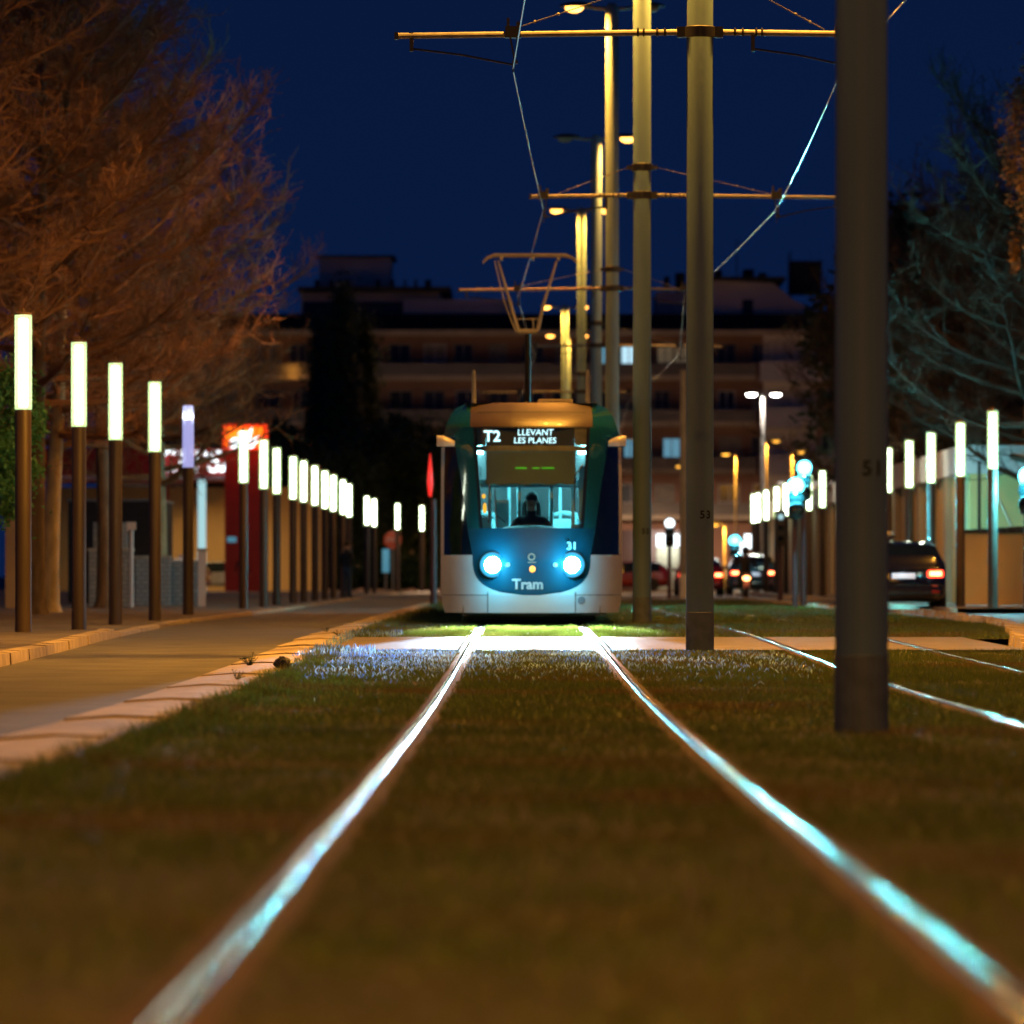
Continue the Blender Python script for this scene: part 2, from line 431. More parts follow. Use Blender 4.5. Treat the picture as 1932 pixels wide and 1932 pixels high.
# kerb along the turf: slabs about 3.9 m long
kb = MB(); d = -6.0
while d < 150:
    e = d + 3.88 + R.uniform(-.3,.3)
    j = R.uniform(-.02,.02); rows = []; lip = R.uniform(.006,.018)
    for q in rng(d+.05, e-.05, 1.):
        z = zg(q) + lip*(1-(q-d)/(e-d))
        rows.append([(-2.66+j, q, z-.10), (-2.645+j, q, z+.01), (-2.35+j, q, z+.032), (-2.07+j, q, z+.022), (-2.05+j, q, z-.1)])
    kb.grid(rows); o0 = len(kb.v) - len(rows)*5
    kb.f.append(tuple(o0+i for i in range(5))); kb.f.append(tuple(len(kb.v)-1-i for i in range(5)))
    d = e
tag(kb.build('kerb', M['kerb'], ang=20), kind='structure')
# rough kerb on the right of the turf
kb2 = MB(); d = 20.
while d < 140:
    e = d + R.uniform(.7, 1.1); j = R.uniform(-.03,.03); hz = R.uniform(.05,.11)
    x = kr(d); x2 = kr(e); z = zg(d)
    kb2.add([(x-.16+j,d,z-.1),(x+.2+j,d,z-.1),(x2+.2+j,e-.02,z-.1),(x2-.16+j,e-.02,z-.1),(x-.13+j,d+.03,z+hz),(x+.14+j,d+.03,z+hz-.02),(x2+.14+j,e-.05,z+hz-.02),(x2-.13+j,e-.05,z+hz)],
            [(0,3,2,1),(4,5,6,7),(0,1,5,4),(1,2,6,5),(2,3,7,6),(3,0,4,7)])
    d = e
tag(kb2.build('right_kerb', M['kerb'], ang=25), kind='structure')

# left pavement with its kerb
def lp(d, t): return .002 if t == 0 else 0
strip('pavement', M['pave'], lambda d: (-40, kl(d)-.13), rng(20, 240, 3), lambda d, t: 0.0 if d > 60 else max(-.02, zg(d)+.06) )
kb3 = MB(); d = 20.
while d < 200:
    e = d + 1.0; x = kl(d); x2 = kl(e); z = zg(d); j = R.uniform(-.012,.012); t = (0.01 if d > 60 else max(-.01, zg(d)+.07)) + R.uniform(-.006,.006)
    kb3.add([(x-.13,d,z-.2),(x+.04+j,d,z-.2),(x2+.04+j,e-.015,z-.2),(x2-.13,e-.015,z-.2),(x-.13,d,t),(x+.02+j,d,t-.01),(x2+.02+j,e-.015,t-.01),(x2-.13,e-.015,t)],
            [(0,3,2,1),(4,5,6,7),(0,1,5,4),(1,2,6,5),(2,3,7,6),(3,0,4,7)])
    d = e
tag(kb3.build('left_kerb', M['kerb'], ang=25), kind='structure')
strip('right_pavement', M['pave'], lambda d: (8.75, 40), rng(96.2, 300, 6), lambda d, t: .08)
kb4 = MB()
for d in rng(96, 230, 2): kb4.box(8.6, 8.745, d, d+1.98, -.2, .085)
tag(kb4.build('pavement_kerb', M['kerb'], smooth=False), kind='structure')

# ------------------------------------------------------------------ rails
def rail(xc, name):
    head = MB(); rows = []
    prof = [(-.027,-.02),(-.027,-.003),(-.021,.003),(0,.0052),(.021,.003),(.027,-.003),(.027,-.02)]
    for q in rng(-6, 185, .5):
        z = zg(q) + .012; wob = .0025*math.sin(q*.9+xc) + .0018*math.sin(q*2.3)
        rows.append([(xc+a, q, z+b+(wob*.12*a/.027)) for a, b in prof])
    head.grid(rows); t = thing(name[0], name[1], 'rail', (0,0,0), group='steel rails of the two tram tracks')
    head.build('rail_head', M['rail'], t, ang=80)
    side = MB()
    for s in (-1, 1):
        rows = []
        for q in rng(-6, 185, .7):
            z = zg(q) + .012
            a = [(xc+s*.028, q, z-.005), (xc+s*.055, q, z-.010), (xc+s*.085, q, z-.02), (xc+s*.09, q, z-.08)]
            rows.append(a if s > 0 else a[::-1])
        side.grid(rows)
    side.build('rail_flank', M['railside'], t)
rail(XC-HG, ('rail', 'bright steel rail running under the left wheels of the tram'))
rail(XC+HG, ('rail', 'bright steel rail running under the right wheels of the tram'))
rail(XC2-HG, ('rail', 'steel rail of the empty track passing just behind the thickest pole'))
rail(XC2+HG, ('rail', 'outermost steel rail of the empty track by the right kerb'))

# ------------------------------------------------------------------ grass
def make_grass():
    rg = np.random.default_rng(3)
    segs = []
    def region(y0, y1, dens, h, w):
        n = int((y1-y0)*9*dens)
        y = rg.uniform(y0, y1, n); x = rg.uniform(-2.12, 7.0, n)
        krr = np.interp(y, [k[0] for k in KR], [k[1] for k in KR])
        ok = (x < krr-.12)
        for c in (XC-HG, XC+HG, XC2-HG): ok &= np.abs(x-c) > .066 + rg.uniform(-.012,.05,n)
        ok &= ~((y > 49.85) & (y < 57.62))
        # patchy turf
        pn = np.sin(x*3.1+y*.7)+np.sin(x*1.3-y*1.9+2)+np.sin(x*5.2+y*2.3)
        ok &= rg.uniform(-3.4, 3, n) < pn + 2.2
        if y0 < 40: ok &= np.abs(x - .0) < .12*y + 1.6
        x, y, pn = x[ok], y[ok], pn[ok]; n = len(x)
        hh = h*rg.uniform(.45,1.25,n)*(1+.18*pn/3)
        hh *= np.where((np.abs(x+1.95) < .16), 1.9, 1)
        segs.append((x, y, hh, w*rg.uniform(.7,1.3,n)))
    region(5, 14, 1100, .04, .0055); region(14, 28, 1000, .042, .007); region(28, 50, 1050, .045, .009)
    region(57.5, 74, 750, .055, .011); region(74, 140, 170, .06, .02)
    x = np.concatenate([s[0] for s in segs]); y = np.concatenate([s[1] for s in segs]); h = np.concatenate([s[2] for s in segs]); w = np.concatenate([s[3] for s in segs])
    n = len(x); a = rg.uniform(0, 2*PI, n); ln = h*rg.uniform(.15,1.0,n); b = rg.uniform(0, 2*PI, n)
    z = zgn(y) - .012
    V = np.zeros((n, 3, 3), np.float32)
    V[:,0,0] = x-np.cos(a)*w/2; V[:,0,1] = y-np.sin(a)*w/2; V[:,0,2] = z
    V[:,1,0] = x+np.cos(a)*w/2; V[:,1,1] = y+np.sin(a)*w/2; V[:,1,2] = z
    V[:,2,0] = x+np.cos(b)*ln; V[:,2,1] = y+np.sin(b)*ln; V[:,2,2] = z+h
    me = bpy.data.meshes.new('grass'); me.vertices.add(3*n); me.vertices.foreach_set('co', V.ravel())
    me.loops.add(3*n); me.loops.foreach_set('vertex_index', np.arange(3*n, dtype=np.int32))
    me.polygons.add(n); me.polygons.foreach_set('loop_start', np.arange(0, 3*n, 3, dtype=np.int32))
    me.update(calc_edges=True); me.materials.append(M['grass'])
    o = bpy.data.objects.new('grass', me); COL.objects.link(o)
    tag(o, 'short olive turf growing between and beside the tram rails', 'grass', kind='stuff')
    return n
make_grass()

def glint_blades():  # headlight glitter put into the colour of added pale blades
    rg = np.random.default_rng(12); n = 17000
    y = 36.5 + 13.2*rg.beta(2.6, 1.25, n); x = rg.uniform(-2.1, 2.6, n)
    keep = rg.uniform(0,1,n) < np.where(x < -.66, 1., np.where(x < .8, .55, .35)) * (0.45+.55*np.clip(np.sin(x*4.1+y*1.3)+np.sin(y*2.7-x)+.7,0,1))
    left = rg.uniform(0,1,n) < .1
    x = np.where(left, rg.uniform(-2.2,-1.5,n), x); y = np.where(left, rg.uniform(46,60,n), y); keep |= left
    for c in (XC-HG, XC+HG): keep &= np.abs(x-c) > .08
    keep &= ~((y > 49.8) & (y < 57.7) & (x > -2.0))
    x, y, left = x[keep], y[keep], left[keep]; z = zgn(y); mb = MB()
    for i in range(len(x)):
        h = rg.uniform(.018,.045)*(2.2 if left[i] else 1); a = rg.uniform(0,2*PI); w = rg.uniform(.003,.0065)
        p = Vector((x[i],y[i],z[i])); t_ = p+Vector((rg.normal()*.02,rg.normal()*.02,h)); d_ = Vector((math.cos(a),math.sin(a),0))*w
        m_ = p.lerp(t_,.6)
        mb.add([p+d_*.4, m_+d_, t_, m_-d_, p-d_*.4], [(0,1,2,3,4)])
    o = mb.build('glint_blades', foliage('glint_tint', (.10,.25,.80), (.50,.78,.80), .9, .6, .25, .6), smooth=False)
    tag(o, 'added blades coloured pale blue to imitate headlight glitter, with tall kerb weeds at the left', 'weeds', kind='stuff')
glint_blades()
# weeds on the kerb and the dark lump lying against it
def weed(x, y, z, s, n, label, seed):
    r = random.Random(seed); mb = MB()
    for i in range(n):
        a = r.uniform(0, 2*PI); e = r.uniform(.5, 1.3); L = s*r.uniform(.5, 1)
        p = Vector((0,0,0)); dirv = Vector((math.cos(a)*math.cos(e), math.sin(a)*math.cos(e), math.sin(e)))
        q = p + dirv*L; mb.tube([p, p.lerp(q,.5)+Vector((0,0,.03*s)), q], [.006*s*4,.005*s*4,.002], 3)
        for k in range(4):
            c = p.lerp(q, r.uniform(.4,1)); aa = r.uniform(0,2*PI); v = Vector((math.cos(aa),math.sin(aa),.3))*s*.25; w = v.cross(Vector((0,0,1)))*.3
            mb.add([c, c+v*.5+w, c+v, c+v*.5-w], [(0,1,2,3)])
    o = mb.build('weed', M['hedge'], smooth=False, loc=(x,y,z)); tag(o, label, 'weed', 'weeds in the kerb joints')
weed(-2.42, 42.3, zg(42)+.01, .16, 14, 'tall spiky weed growing from a joint of the orange lit kerb', 3)
weed(-2.24, 37.4, zg(37)+.02, .11, 10, 'low weed growing on the kerb near the dark lump', 5)
weed(-2.5, 61, .01, .12, 9, 'small weed in the kerb close to the crossing path', 8)
weed(-2.2, 57, .02, .12, 9, 'weed clump on the kerb beside the concrete crossing path', 9)
lump = MB(); lump.ball((0,0,.045), .085, .10, .05, 12, 7)
rr = random.Random(2); lump.v = [(x*(1+rr.uniform(-.16,.16)), y*(1+rr.uniform(-.16,.16)), z*(1+rr.uniform(-.2,.2))) for x,y,z in lump.v]
tag(lump.build('plastic_bag', M['litter'], smooth=False, loc=(-2.08, 41.4, zg(41.4)+.02)), 'dark crumpled lump lying where the kerb meets the grass', 'bag')

# ------------------------------------------------------------------ catenary poles with street lamps
PX = 1.84; PH = 11.55; PR = .144; ARM = 6.45
def lamp_head(parent, side, lit, power=2100, col=SODIUM):
    h = bpy.data.objects.new('lamp_arm', None)
    mb = MB()
    mb.tube([(side*.02,0,PH-.12),(side*.35,0,PH-.10),(side*.62,0,PH-.06)], [.045,.04,.035], 8)
    arm = mb.build('lamp_arm', M['galv'], parent)
    hd = MB()
    prof = []
    for i in range(11):
        t = i/10; x = .42 + .66*t; w = .15*math.sin(PI*min(1,(t*.86+.10)))**.7; prof.append((x, w))
    rows = []
    for x, w in prof:
        rows.append([(side*x, w*math.cos(a), PH-.06 + (.10*w/.15)*max(0,math.sin(a)) + (-.015 if math.sin(a) < 0 else 0)) for a in [2*PI*k/12 for k in range(13)]])
    hd.grid(rows); hd.build('lamp_head', M['lamphead'], arm)
    gl = MB(); rows = []
    for i in range(7):
        t = i/6; x = .60 + .36*t; w = .105*math.sin(PI*(.12+.76*t))**.6
        rows.append([(side*x, w*1.15*math.cos(a), PH-.075 - .125*math.sin(a)*math.sin(PI*(.1+.8*t))**.7) for a in [PI*k/6 for k in range(7)]])
    gl.grid(rows); gl.build('lamp_glass', M['sodium'] if lit else M['sodium_off'], arm)
    if lit:
        light('lamp_light', 'AREA', (side*.78, 0, PH-.212), power, col, arm, (0,0,0), .26, .17)
def wallring(mb, z, r):
    mb.lathe([(r+.004, z-.06),(r+.02, z-.05),(r+.02, z+.05),(r+.004, z+.06)], seg=24, caps=False)

def cat_pole(d, LL, RL, wl, wr, lit, label, num=None, x=None, arms=True, seam=True, pw=1., col=SODIUM):
    t = thing('catenary_pole', label, 'tram pole', (PX if x is None else x, d, zg(d)-.02), group='tall tram poles carrying the overhead wire and street lamps')
    MB().lathe([(PR,0),(PR*.985,4),(PR*.93,PH-.1),(PR*.6,PH)], seg=32).build('shaft', M['pole'], t)
    if seam: MB().lathe([(PR+.003,.01),(PR+.003,.43),(PR+.001,.432)], seg=32, caps=False).build('base_coating', M['polebase'], t)
    lamp_head(t, -1, lit[0], 2100*pw, col); lamp_head(t, 1, lit[1], 2100*pw, col)
    if arms:
        z = ARM
        for zz in (z, 7.05):
            br = MB(); wallring(br, zz, PR)
            for s in (-1,1): br.cbox(s*(PR+.05), 0, zz, .09, .1 if zz == z else .06, .11 if zz == z else .06)
            br.build('bracket', M['dark'], t)
        for s, L, wx in ((-1, LL, wl), (1, RL, wr)):
            a = MB(); a.tube([(s*(PR+.08),0,z),(s*L,0,z-.012*L)], .032, 10)
            ao = a.build('cross_arm', M['galv'], t)
            for q in (.22, .30, .44, .50): MB().lathe([(.034,-.012),(.052,0),(.034,.012)], (s*(PR+q),0,z), 12, 'x', False).build('insulator', M['dark'], ao)
            MB().cbox(s*L, 0, z-.012*L, .04, .075, .075).build('end_stop', M['dark'], ao)
            hang = wx - (PX if x is None else x)
            # suspension over the wire
            cl = MB(); cl.cbox(hang, 0, z, .16, .1, .12); cl.cbox(hang-.05, 0, z+.09, .03, .03, .12); cl.cbox(hang+.06,0,z+.08,.05,.05,.06)
            cl.tube([(hang-.03,0,z-.04),(hang+.02,0,z-.30)], .010, 6); cl.tube([(hang+.05,0,z-.04),(hang+.02,0,z-.30)], .010, 6)
            cl.cbox(hang+.02, 0, z-.31, .06, .05, .035); cl.tube([(hang+.02,0,z-.30),(hang,0,z-.42)], .008, 6)
            cl.build('wire_clamp', M['dark'], ao)
            # registration arm
            far = s*L*.95 if abs(hang) < L-.8 else s*.55
            ra = MB(); ra.cbox(far, 0, z-.10, .04, .04, .2); ra.tube([(far, 0, z-.17), ((far+hang)/2, 0, z-.235), (hang+.02, 0, z-.34)], .012, 6)
            ra.build('registration_arm', M['dark'], ao)
            st = MB(); q = .62*L if L > 2 else .75*L
            st.tube([(s*(PR+.08),0,7.05),(s*q,0,z+.03)], .006, 5)
            for w in (.15,.3,.72,.86): 
                p = Vector((s*(PR+.08),0,7.05)).lerp(Vector((s*q,0,z+.03)), w); st.ball(p, .018,.018,.018, 6, 4)
            st.build('stay', M['galv'], t)
    if num:
        for i, ch in enumerate(num):
            ang = math.radians(8 + 27*i)
            Mx = Matrix.Rotation(ang, 4, 'Z') @ Matrix.Translation((0, -(PR+.0015), 1.44))
            text(ch, .115, 'number', M['number'], t, Mx, ext=.001, bold=.003)
    return t
PD = [-2.5, 25.9, 49.5, 73.5, 98, 119, 149, 200, 222]
PHS = [11.55, 11.55, 11.55, 11.55, 12.52, 11.75, 12.25, 12.1, 12.0]
ARMS = [6.45, 6.45, 6.45, 6.62, 6.66, 6.5, 6.5, 6.5, 6.5]
WZ = [6.0, 5.96, 6.0, 6.38, 6.44, 6.24, 6.2, 6.2, 6.2]
ZW = [.37, .34, -.1, .32, -.1, .3, -.1, .3, -.1]
ZW2 = [3.3, 3.85, 3.32, 3.91, 3.32, 3.9, 3.32, 3.9, 3.3]
LIT = [(1,1),(1,1),(1,1),(1,1),(1,0),(0,1),(1,1),(1,1),(1,1)]
LBL = ['tram pole standing beside the camera above the near turf', 'thickest olive tram pole standing nearest in the turf marked with digits', 'second thickest tram pole with a cross arm, base on the crossing path',
       'third thick tram pole standing right beside the tram front', 'orange lit tram pole rising behind the third thick pole with one lit lamp', 'slim tram pole with a dark unlit lamp head on its left',
       'yellow lit tram pole with two glowing lamp heads just below its top', 'short bright yellow tram pole just right of the pantograph', 'farthest tram pole with two lamp heads level with the pantograph']
for i, d in enumerate(PD):
    long_left = i % 2 == 0; PH = PHS[i]; ARM = ARMS[i]
    xx = {7: atx(1066,200), 8: atx(1070,222)}.get(i)
    cat_pole(d, 3.15 if long_left else 1.72, 1.72 if long_left else 3.15, ZW[i], ZW2[i], LIT[i], LBL[i],
             {1:'51',2:'53',3:'55'}.get(i), x=xx, arms=True, pw={0:1.0,1:.3,2:1.15,3:.42,4:.62,5:.3,6:.26,7:.3,8:.3}.get(i,1.), col={4:(1,.35,.035),5:(1,.40,.06)}.get(i, SODIUM))
# contact wires
def wire(name, xs, label):
    mb = MB(); pts = []
    for i in range(len(PD)-1):
        for k in range(8):
            t = k/8; d = PD[i]*(1-t)+PD[i+1]*t; x = xs[i]*(1-t)+xs[i+1]*t
            pts.append((x, d, WZ[i]*(1-t)+WZ[i+1]*t - .05*math.sin(PI*t)))
    pts.append((xs[-1], PD[-1], WZ[-1]))
    mb.tube(pts, .0085, 6); o = mb.build(name, M['wire']); tag(o, label, 'wire', 'overhead contact wires'); return o
wire('contact_wire', ZW, 'overhead contact wire zigzagging above the tram and its track')
wire('contact_wire', ZW2, 'cyan glinting contact wire sagging above the empty right track')

# ------------------------------------------------------------------ tube lamp posts
def lamp_proto(lit=True):
    t = thing('tube_lamp_post', '', 'lamp post')
    H = 3.98; hs = H*.70
    MB().lathe([(.103,0),(.10,.6),(.10,hs-.01),(.094,hs)], seg=24).build('post', M['post'], t)
    if lit:
        tb = MB().lathe([(.103,hs),(.106,hs+.02),(.106,H-.05),(.102,H-.035)], seg=24).build('lamp_tube', M['tubeskin'], t)
        MB().lathe([(.050,hs+.04),(.056,hs+.08),(.056,H-.11),(.050,H-.08)], seg=18).build('lamp_core', M['tube'], t)
        MB().lathe([(.104,H-.035),(.104,H-.012),(.07,H)], seg=24).build('lamp_cap', M['postcap'], t)
        MB().lathe([(.018,H),(.022,H+.03),(.008,H+.045)], seg=10).build('finial', M['postcap'], t)
    else:
        MB().lathe([(.108,hs),(.108,hs+.5),(.103,H-.16),(.094,H-.02)], seg=24, caps=False).build('lamp_tube', M['brokentube'], t)['label'] = 'dim bluish see-through lamp tube'
        MB().lathe([(.05,hs+.01),(.06,hs+.5),(.062,H-.30),(.05,H-.28)], seg=14).build('inner_reflector', M['dimtube'], t)
        MB().lathe([(.085,H-.27),(.09,H-.24),(.085,H-.19)], seg=18).build('lamp_core', M['tube'], t)
    return t
LP = [(44,590,1203),(149,640,1187),(218,680,1178),(292,712,1166),(355,760,1157),(459.6,812,1152),(497.7,830,1148),(522,846,1145),(553,862,1141),
      (572.8,872,1141),(594,882,1139),(613,892,1137),(629,901,1136),(647,910,1134),(658.6,919,1133),(692,935,1120),(706,941,1120),(750,951,1119),(796,956,1119)]
proto = lamp_proto(); broken = lamp_proto(False)
used = False
for i, (u, v0, v1) in enumerate(LP):
    d = F*3.98/(v1-v0); x = atx(u, d)
    lab = f'{ORD[i]} glowing tube lamp post along the left pavement' if i else 'nearest and tallest glowing tube lamp post on the left pavement'
    if i == 4: lab = 'tube lamp post with a dim broken bluish lamp'
    if i == 5: lab = 'lamp post glowing in front of the red petrol sign'
    if i == 17: lab = 'glowing lamp post standing alone beside the orange stop sign'
    if i == 18: lab = 'yellowish lamp post closest to the left side of the tram'
    z = 0 if d > 60 else -.01
    if i == 4: broken.location = (x,d,z); broken['label'] = lab; broken['group'] = 'tube lamp posts along the left pavement'; continue
    if not used: proto.location = (x,d,z); proto['label'] = lab; proto['group'] = 'tube lamp posts along the left pavement'; used = True; continue
    dup(proto, (x,d,z), R.uniform(0,6), lab, 'tube lamp posts along the left pavement')
RP = [1873,1812,1756.7,1715.7,1676,1605,1551.7,1526.5,1482.8,1465,1445.6,1430,1421.8]
for i, u in enumerate(RP):
    d = 9.4*F/(u-U0); n = ORD[i]
    lab = f'{n} glowing tube lamp post along the right pavement before the ochre wall' if i else 'tube lamp post with blue lit shaft nearest on the right pavement'
    if i == 5: lab = 'glowing tube lamp post mostly hidden behind the thickest tram pole'
    dup(proto, (9.4, d, .08), R.uniform(0,6), lab, 'tube lamp posts along the right pavement')

# ------------------------------------------------------------------ the tram
def interp(x, xs, ys): return float(np.interp(x, xs, ys))
def hw(z):   # body half width
    return interp(z, [.19,.3,.5,1.03,2.0,2.62,2.72,2.94,3.1,3.23,3.3], [1.27,1.31,1.335,1.335,1.34,1.335,1.325,1.265,1.21,1.13,.98])
def rake(z):
    r = .02*max(0,.45-z)/.25
    if z > .95: r += .30*(z-.95)**1.25
    if z > 2.85: r += 5.0*(z-2.85)**2
    return r
def S(x, z, off=0.):
    return (x, rake(z) + 1.15*(abs(x)/1.335)**2.6 - off, z)
def patch(xl, xr, z0, z1, nx, nz, off=0., zs=None):
    rows = []
    for i in range(nz+1):
        z = z0 + (z1-z0)*i/nz; a, b = xl(z), xr(z)
        rows.append([S(a+(b-a)*k/nx, z, off) for k in range(nx+1)])
    return MB().grid(rows)
TR = thing('tram', 'white and dark green tram with lit headlights coming head on along the grassed track', 'tram', (XC, 69, .012))
xw = lambda z: interp(z, [1.40,1.5,2.9], [.705,.72,.815])          # windscreen half width
xb = lambda z: xw(z)+.045
xp = lambda z: interp(z, [1.03,1.4,1.98,2.65,2.95,3.25], [.86,.93,1.01,1.125,1.15,1.1])
xm = lambda z: .86*max(0.001,(1-((1.03-z)/.585)**3.2))**(1/2.3) if z < 1.03 else .86
bd = MB()
# body: lower white quarters, roof cap, sides
for s in (-1,1):
    if s > 0: bd.join(patch(xm, hw, .447, 1.03, 10, 14)); bd.join(patch(lambda z: .64, hw, .19, .447, 10, 4))
    else: bd.join(patch(lambda z: -hw(z), lambda z: -xm(z), .447, 1.03, 10, 14)); bd.join(patch(lambda z: -hw(z), lambda z: -.64, .19, .447, 10, 4))
body = bd.build('body', M['white'], TR, ang=60)
patch(lambda z: -.632, lambda z: .632, .19, .446, 14, 4, .004).build('bumper_panel', M['white'], TR, ang=60)
patch(lambda z: -.9, lambda z: .9, 2.915, 3.3, 20, 12).build('roof_cap', M['cap'], TR, ang=60)
MB().join(patch(lambda z: -.80, lambda z: .80, 3.13, 3.15, 16, 2, .004)).build('roof_seam', M['black'], TR)
mk = patch(lambda z: -xm(z), xm, .447, 1.03, 26, 14); mk.join(patch(lambda z: -interp(z,[1.03,1.42],[.86,.93]), lambda z: interp(z,[1.03,1.42],[.86,.93]), 1.03, 1.42, 26, 8))
mk.build('nose_panel', M['mask'], TR, ang=60)
ws = patch(lambda z: -xw(z), xw, 1.42, 2.9, 22, 22, .0).build('windscreen', M['screen'], TR, ang=60)
fr = MB()
for s in (-1,1):
    fr.join(patch((lambda z: xw(z)) if s > 0 else (lambda z: -xb(z)), xb if s > 0 else (lambda z: -xw(z)), 1.42, 2.915, 3, 22, .004))
fr.join(patch(lambda z: -xw(z), xw, 2.895, 2.916, 20, 2, .004))
fr.build('windscreen_seal', M['black'], TR, ang=60)
for s in (-1,1):
    pl = MB()
    a, b = (xb, xp) if s > 0 else ((lambda z: -xp(z)), (lambda z: -xb(z)))
    pl.join(patch(a, b, 1.42, 2.915, 6, 22))
    a, b = ((lambda z: .9), hw) if s > 0 else ((lambda z: -hw(z)), (lambda z: -.9))
    pl.join(patch(a, b, 2.915, 3.29, 8, 10))
    a, b = (xp, hw) if s > 0 else ((lambda z: -hw(z)), (lambda z: -xp(z)))
    pl.join(patch(a, b, 2.63, 2.915, 6, 8))
    pl.build('corner_pillar', M['green'], TR, ang=60)
for s in (-1,1):
    a, b = (xp, lambda z: hw(z)-.05) if s > 0 else ((lambda z: -hw(z)+.05), (lambda z: -xp(z)))
    sg = patch(a, b, 1.035, 2.63, 8, 16)
    sg.build('corner_window', M['darkglass'], TR, ang=60)
    ev = patch((lambda z: hw(z)-.05) if s > 0 else (lambda z: -hw(z)), hw if s > 0 else (lambda z: -hw(z)+.05), 1.035, 2.63, 3, 16, .003)
    ev.build('edge_trim', M['white'], TR, ang=60)
# side walls, roof, modules behind
Y1 = 1.15
def side(z0, z1, y0, y1, n, off=0.):
    mb = MB()
    for s in (-1,1):
        rows = []
        for i in range(n+1):
            z = z0+(z1-z0)*i/n; x = hw(z)+off; ys = (Y1+rake(z) if y0 is None else y0)
            r = [(s*x, ys, z), (s*x, y1, z)]; rows.append(r if s > 0 else r[::-1])
        mb.grid(rows)
    return mb
def roofpan(y0, y1):
    return MB().add([(-.99,y0,3.298),(.99,y0,3.298),(.99,y1,3.298),(-.99,y1,3.298)], [(0,1,2,3)])
mods = [(None, 8.2), (8.9, 15.2), (15.9, 24), (24.7, 32)]
for i, (a, b) in enumerate(mods):
    side(.19, 1.03, a, b, 6).build('side_panel', M['white'], TR, ang=60)
    w = side(1.03, 2.62, a, b, 6).build('side_window', M['darkglass'], TR, ang=60)
    side(2.62, 3.3, a, b, 8).build('side_cornice', M['green'], TR, ang=60)
    y0 = 1.9 if a is None else a
    r = MB().join(roofpan(y0+.1, b))
    r.build('roof', M['white'], TR, smooth=False)
    if i < 3:
        bl = MB()
        for k in range(7):
            q = b + .1*k; h = .03 if k % 2 else 0
            bl.box(-1.25+h, 1.25-h, q, q+.098, .3, 3.1-h)
        bl.build('bellows', M['black'], TR, smooth=False)
MB().add([(-1.3,32,.2),(1.3,32,.2),(1.3,32,3.2),(-1.3,32,3.2)], [(0,1,2,3)]).build('rear_wall', M['white'], TR, smooth=False)
# front roof fairing behind the cap
rt = S(0, 3.3)[1]
fa = MB(); rows = []
for k in range(21):
    x = -.98+1.96*k/20; y = S(x,3.3)[1]; rows.append([(x,y,3.3),(x,3.2,3.305)])
fa.grid(rows); fa.build('roof_fairing', M['white'], TR)
# dark underframe and bogies
ub = MB()
ub.box(-1.1, 1.1, 1.2, 32, .17, .36)
for y in (2.6, 6.2, 12, 19.5, 26, 30): ub.box(-.95, .95, y-.8, y+.8, .05, .18)
ub.box(-1.0,1.0,.55,1.2,.14,.30)
ub.build('underframe', M['black'], TR, smooth=False)
wh = MB()
for y in (2.1, 3.3):
    for s in (-1,1): wh.lathe([(.26,-.05),(.29,-.03),(.29,.05),(.2,.06)], (s*HG, y, .29), 20, 'x')
wh.build('wheelset', M['rim'], TR)
# seams in the bumper, tow cover, marker reflectors
sm = MB()
for s in (-1,1):
    sm.join(patch(lambda z, s=s: s*.636-.006, lambda z, s=s: s*.636+.006, .195, .49, 1, 6, .006))
for s in (-1,1):
    z0 = .447
    sm.join(patch(lambda z, s=s: min(s*.64, s*1.3), lambda z, s=s: max(s*.64, s*1.3), .444, .452, 6, 1, .003))
sm.build('panel_seam', M['black'], TR)
tc = MB(); rows = []
for k in range(25):
    a = 2*PI*k/24; rows.append([S(.725+r_*math.cos(a), .37+r_*math.sin(a), .006) for r_ in (.001,.03,.045,.058)])
tc.grid(rows); tc.build('tow_cover', M['slate'], TR)
for s, c in ((-1,.105),(1,.105)):
    x = s*.34; y = S(x,.885)[1]
    MB().lathe([(.036,.03),(.032,-.018),(.015,-.026)], (x,y,.885), 16, 'y').build('marker_reflector', M['letter'], TR)
# headlights
for s, x, z in ((-1,-.565,.885),(1,.585,.885)):
    y = S(x, z)[1]
    ho = MB().lathe([(.195,.05),(.195,-.03),(.145,-.05)], (x,y,z), 28, 'y').build('headlight', M['black'], TR)
    MB().lathe([(.18,-.036),(.135,-.062),(.116,-.056)], (x,y,z), 28, 'y', False).build('halo_ring', M['haloring'], ho)  # glowing ring added round the lens to imitate its halo falloff
    lens = MB().lathe([(.114,-.055),(.085,-.072),(.03,-.082),(.001,-.083)], (x,y,z), 28, 'y', False)
    lens.build('headlight_lens', M['headlamp'], ho)
    light('headlight_beam', 'SPOT', (x, y-.12, z), 24000, (.76,.94,1), ho, (math.radians(90-16.5), 0, PI), .05, spot=math.radians(27), blend=.22)
    light('headlight_halo_standin', 'POINT', (x+s*.05, y-.36, z+.06), 62, (.03,.62,.95), ho, size=.14)  # point light added ahead of the nose to imitate headlight halo
    light('headlight_main', 'SPOT', (x, y-.12, z), 62000, (.78,.95,1), ho, (math.radians(90-4.3), 0, PI), .05, spot=math.radians(5.0), blend=.7)
hl = [o for o in TR.children if o.name.startswith('headlight')]
for h_, tx, pw_ in ((hl[0], -1.7, 50000), (hl[0], -1.15, 13000), (hl[1], 1.6, 18000)):
    x, z = (-.565, .885) if h_ is hl[0] else (.585, .885)
    p0 = Vector((x, S(x,z)[1]-.12, z)); dv = Vector((tx, -23.2, -.06)) - p0
    so = light('headlight_side', 'SPOT', p0, pw_, (.45,.72,1), h_, (0,0,0), .05, spot=math.radians(4.4), blend=.8)
    so.rotation_euler = dv.to_track_quat('-Z', 'Y').to_euler()
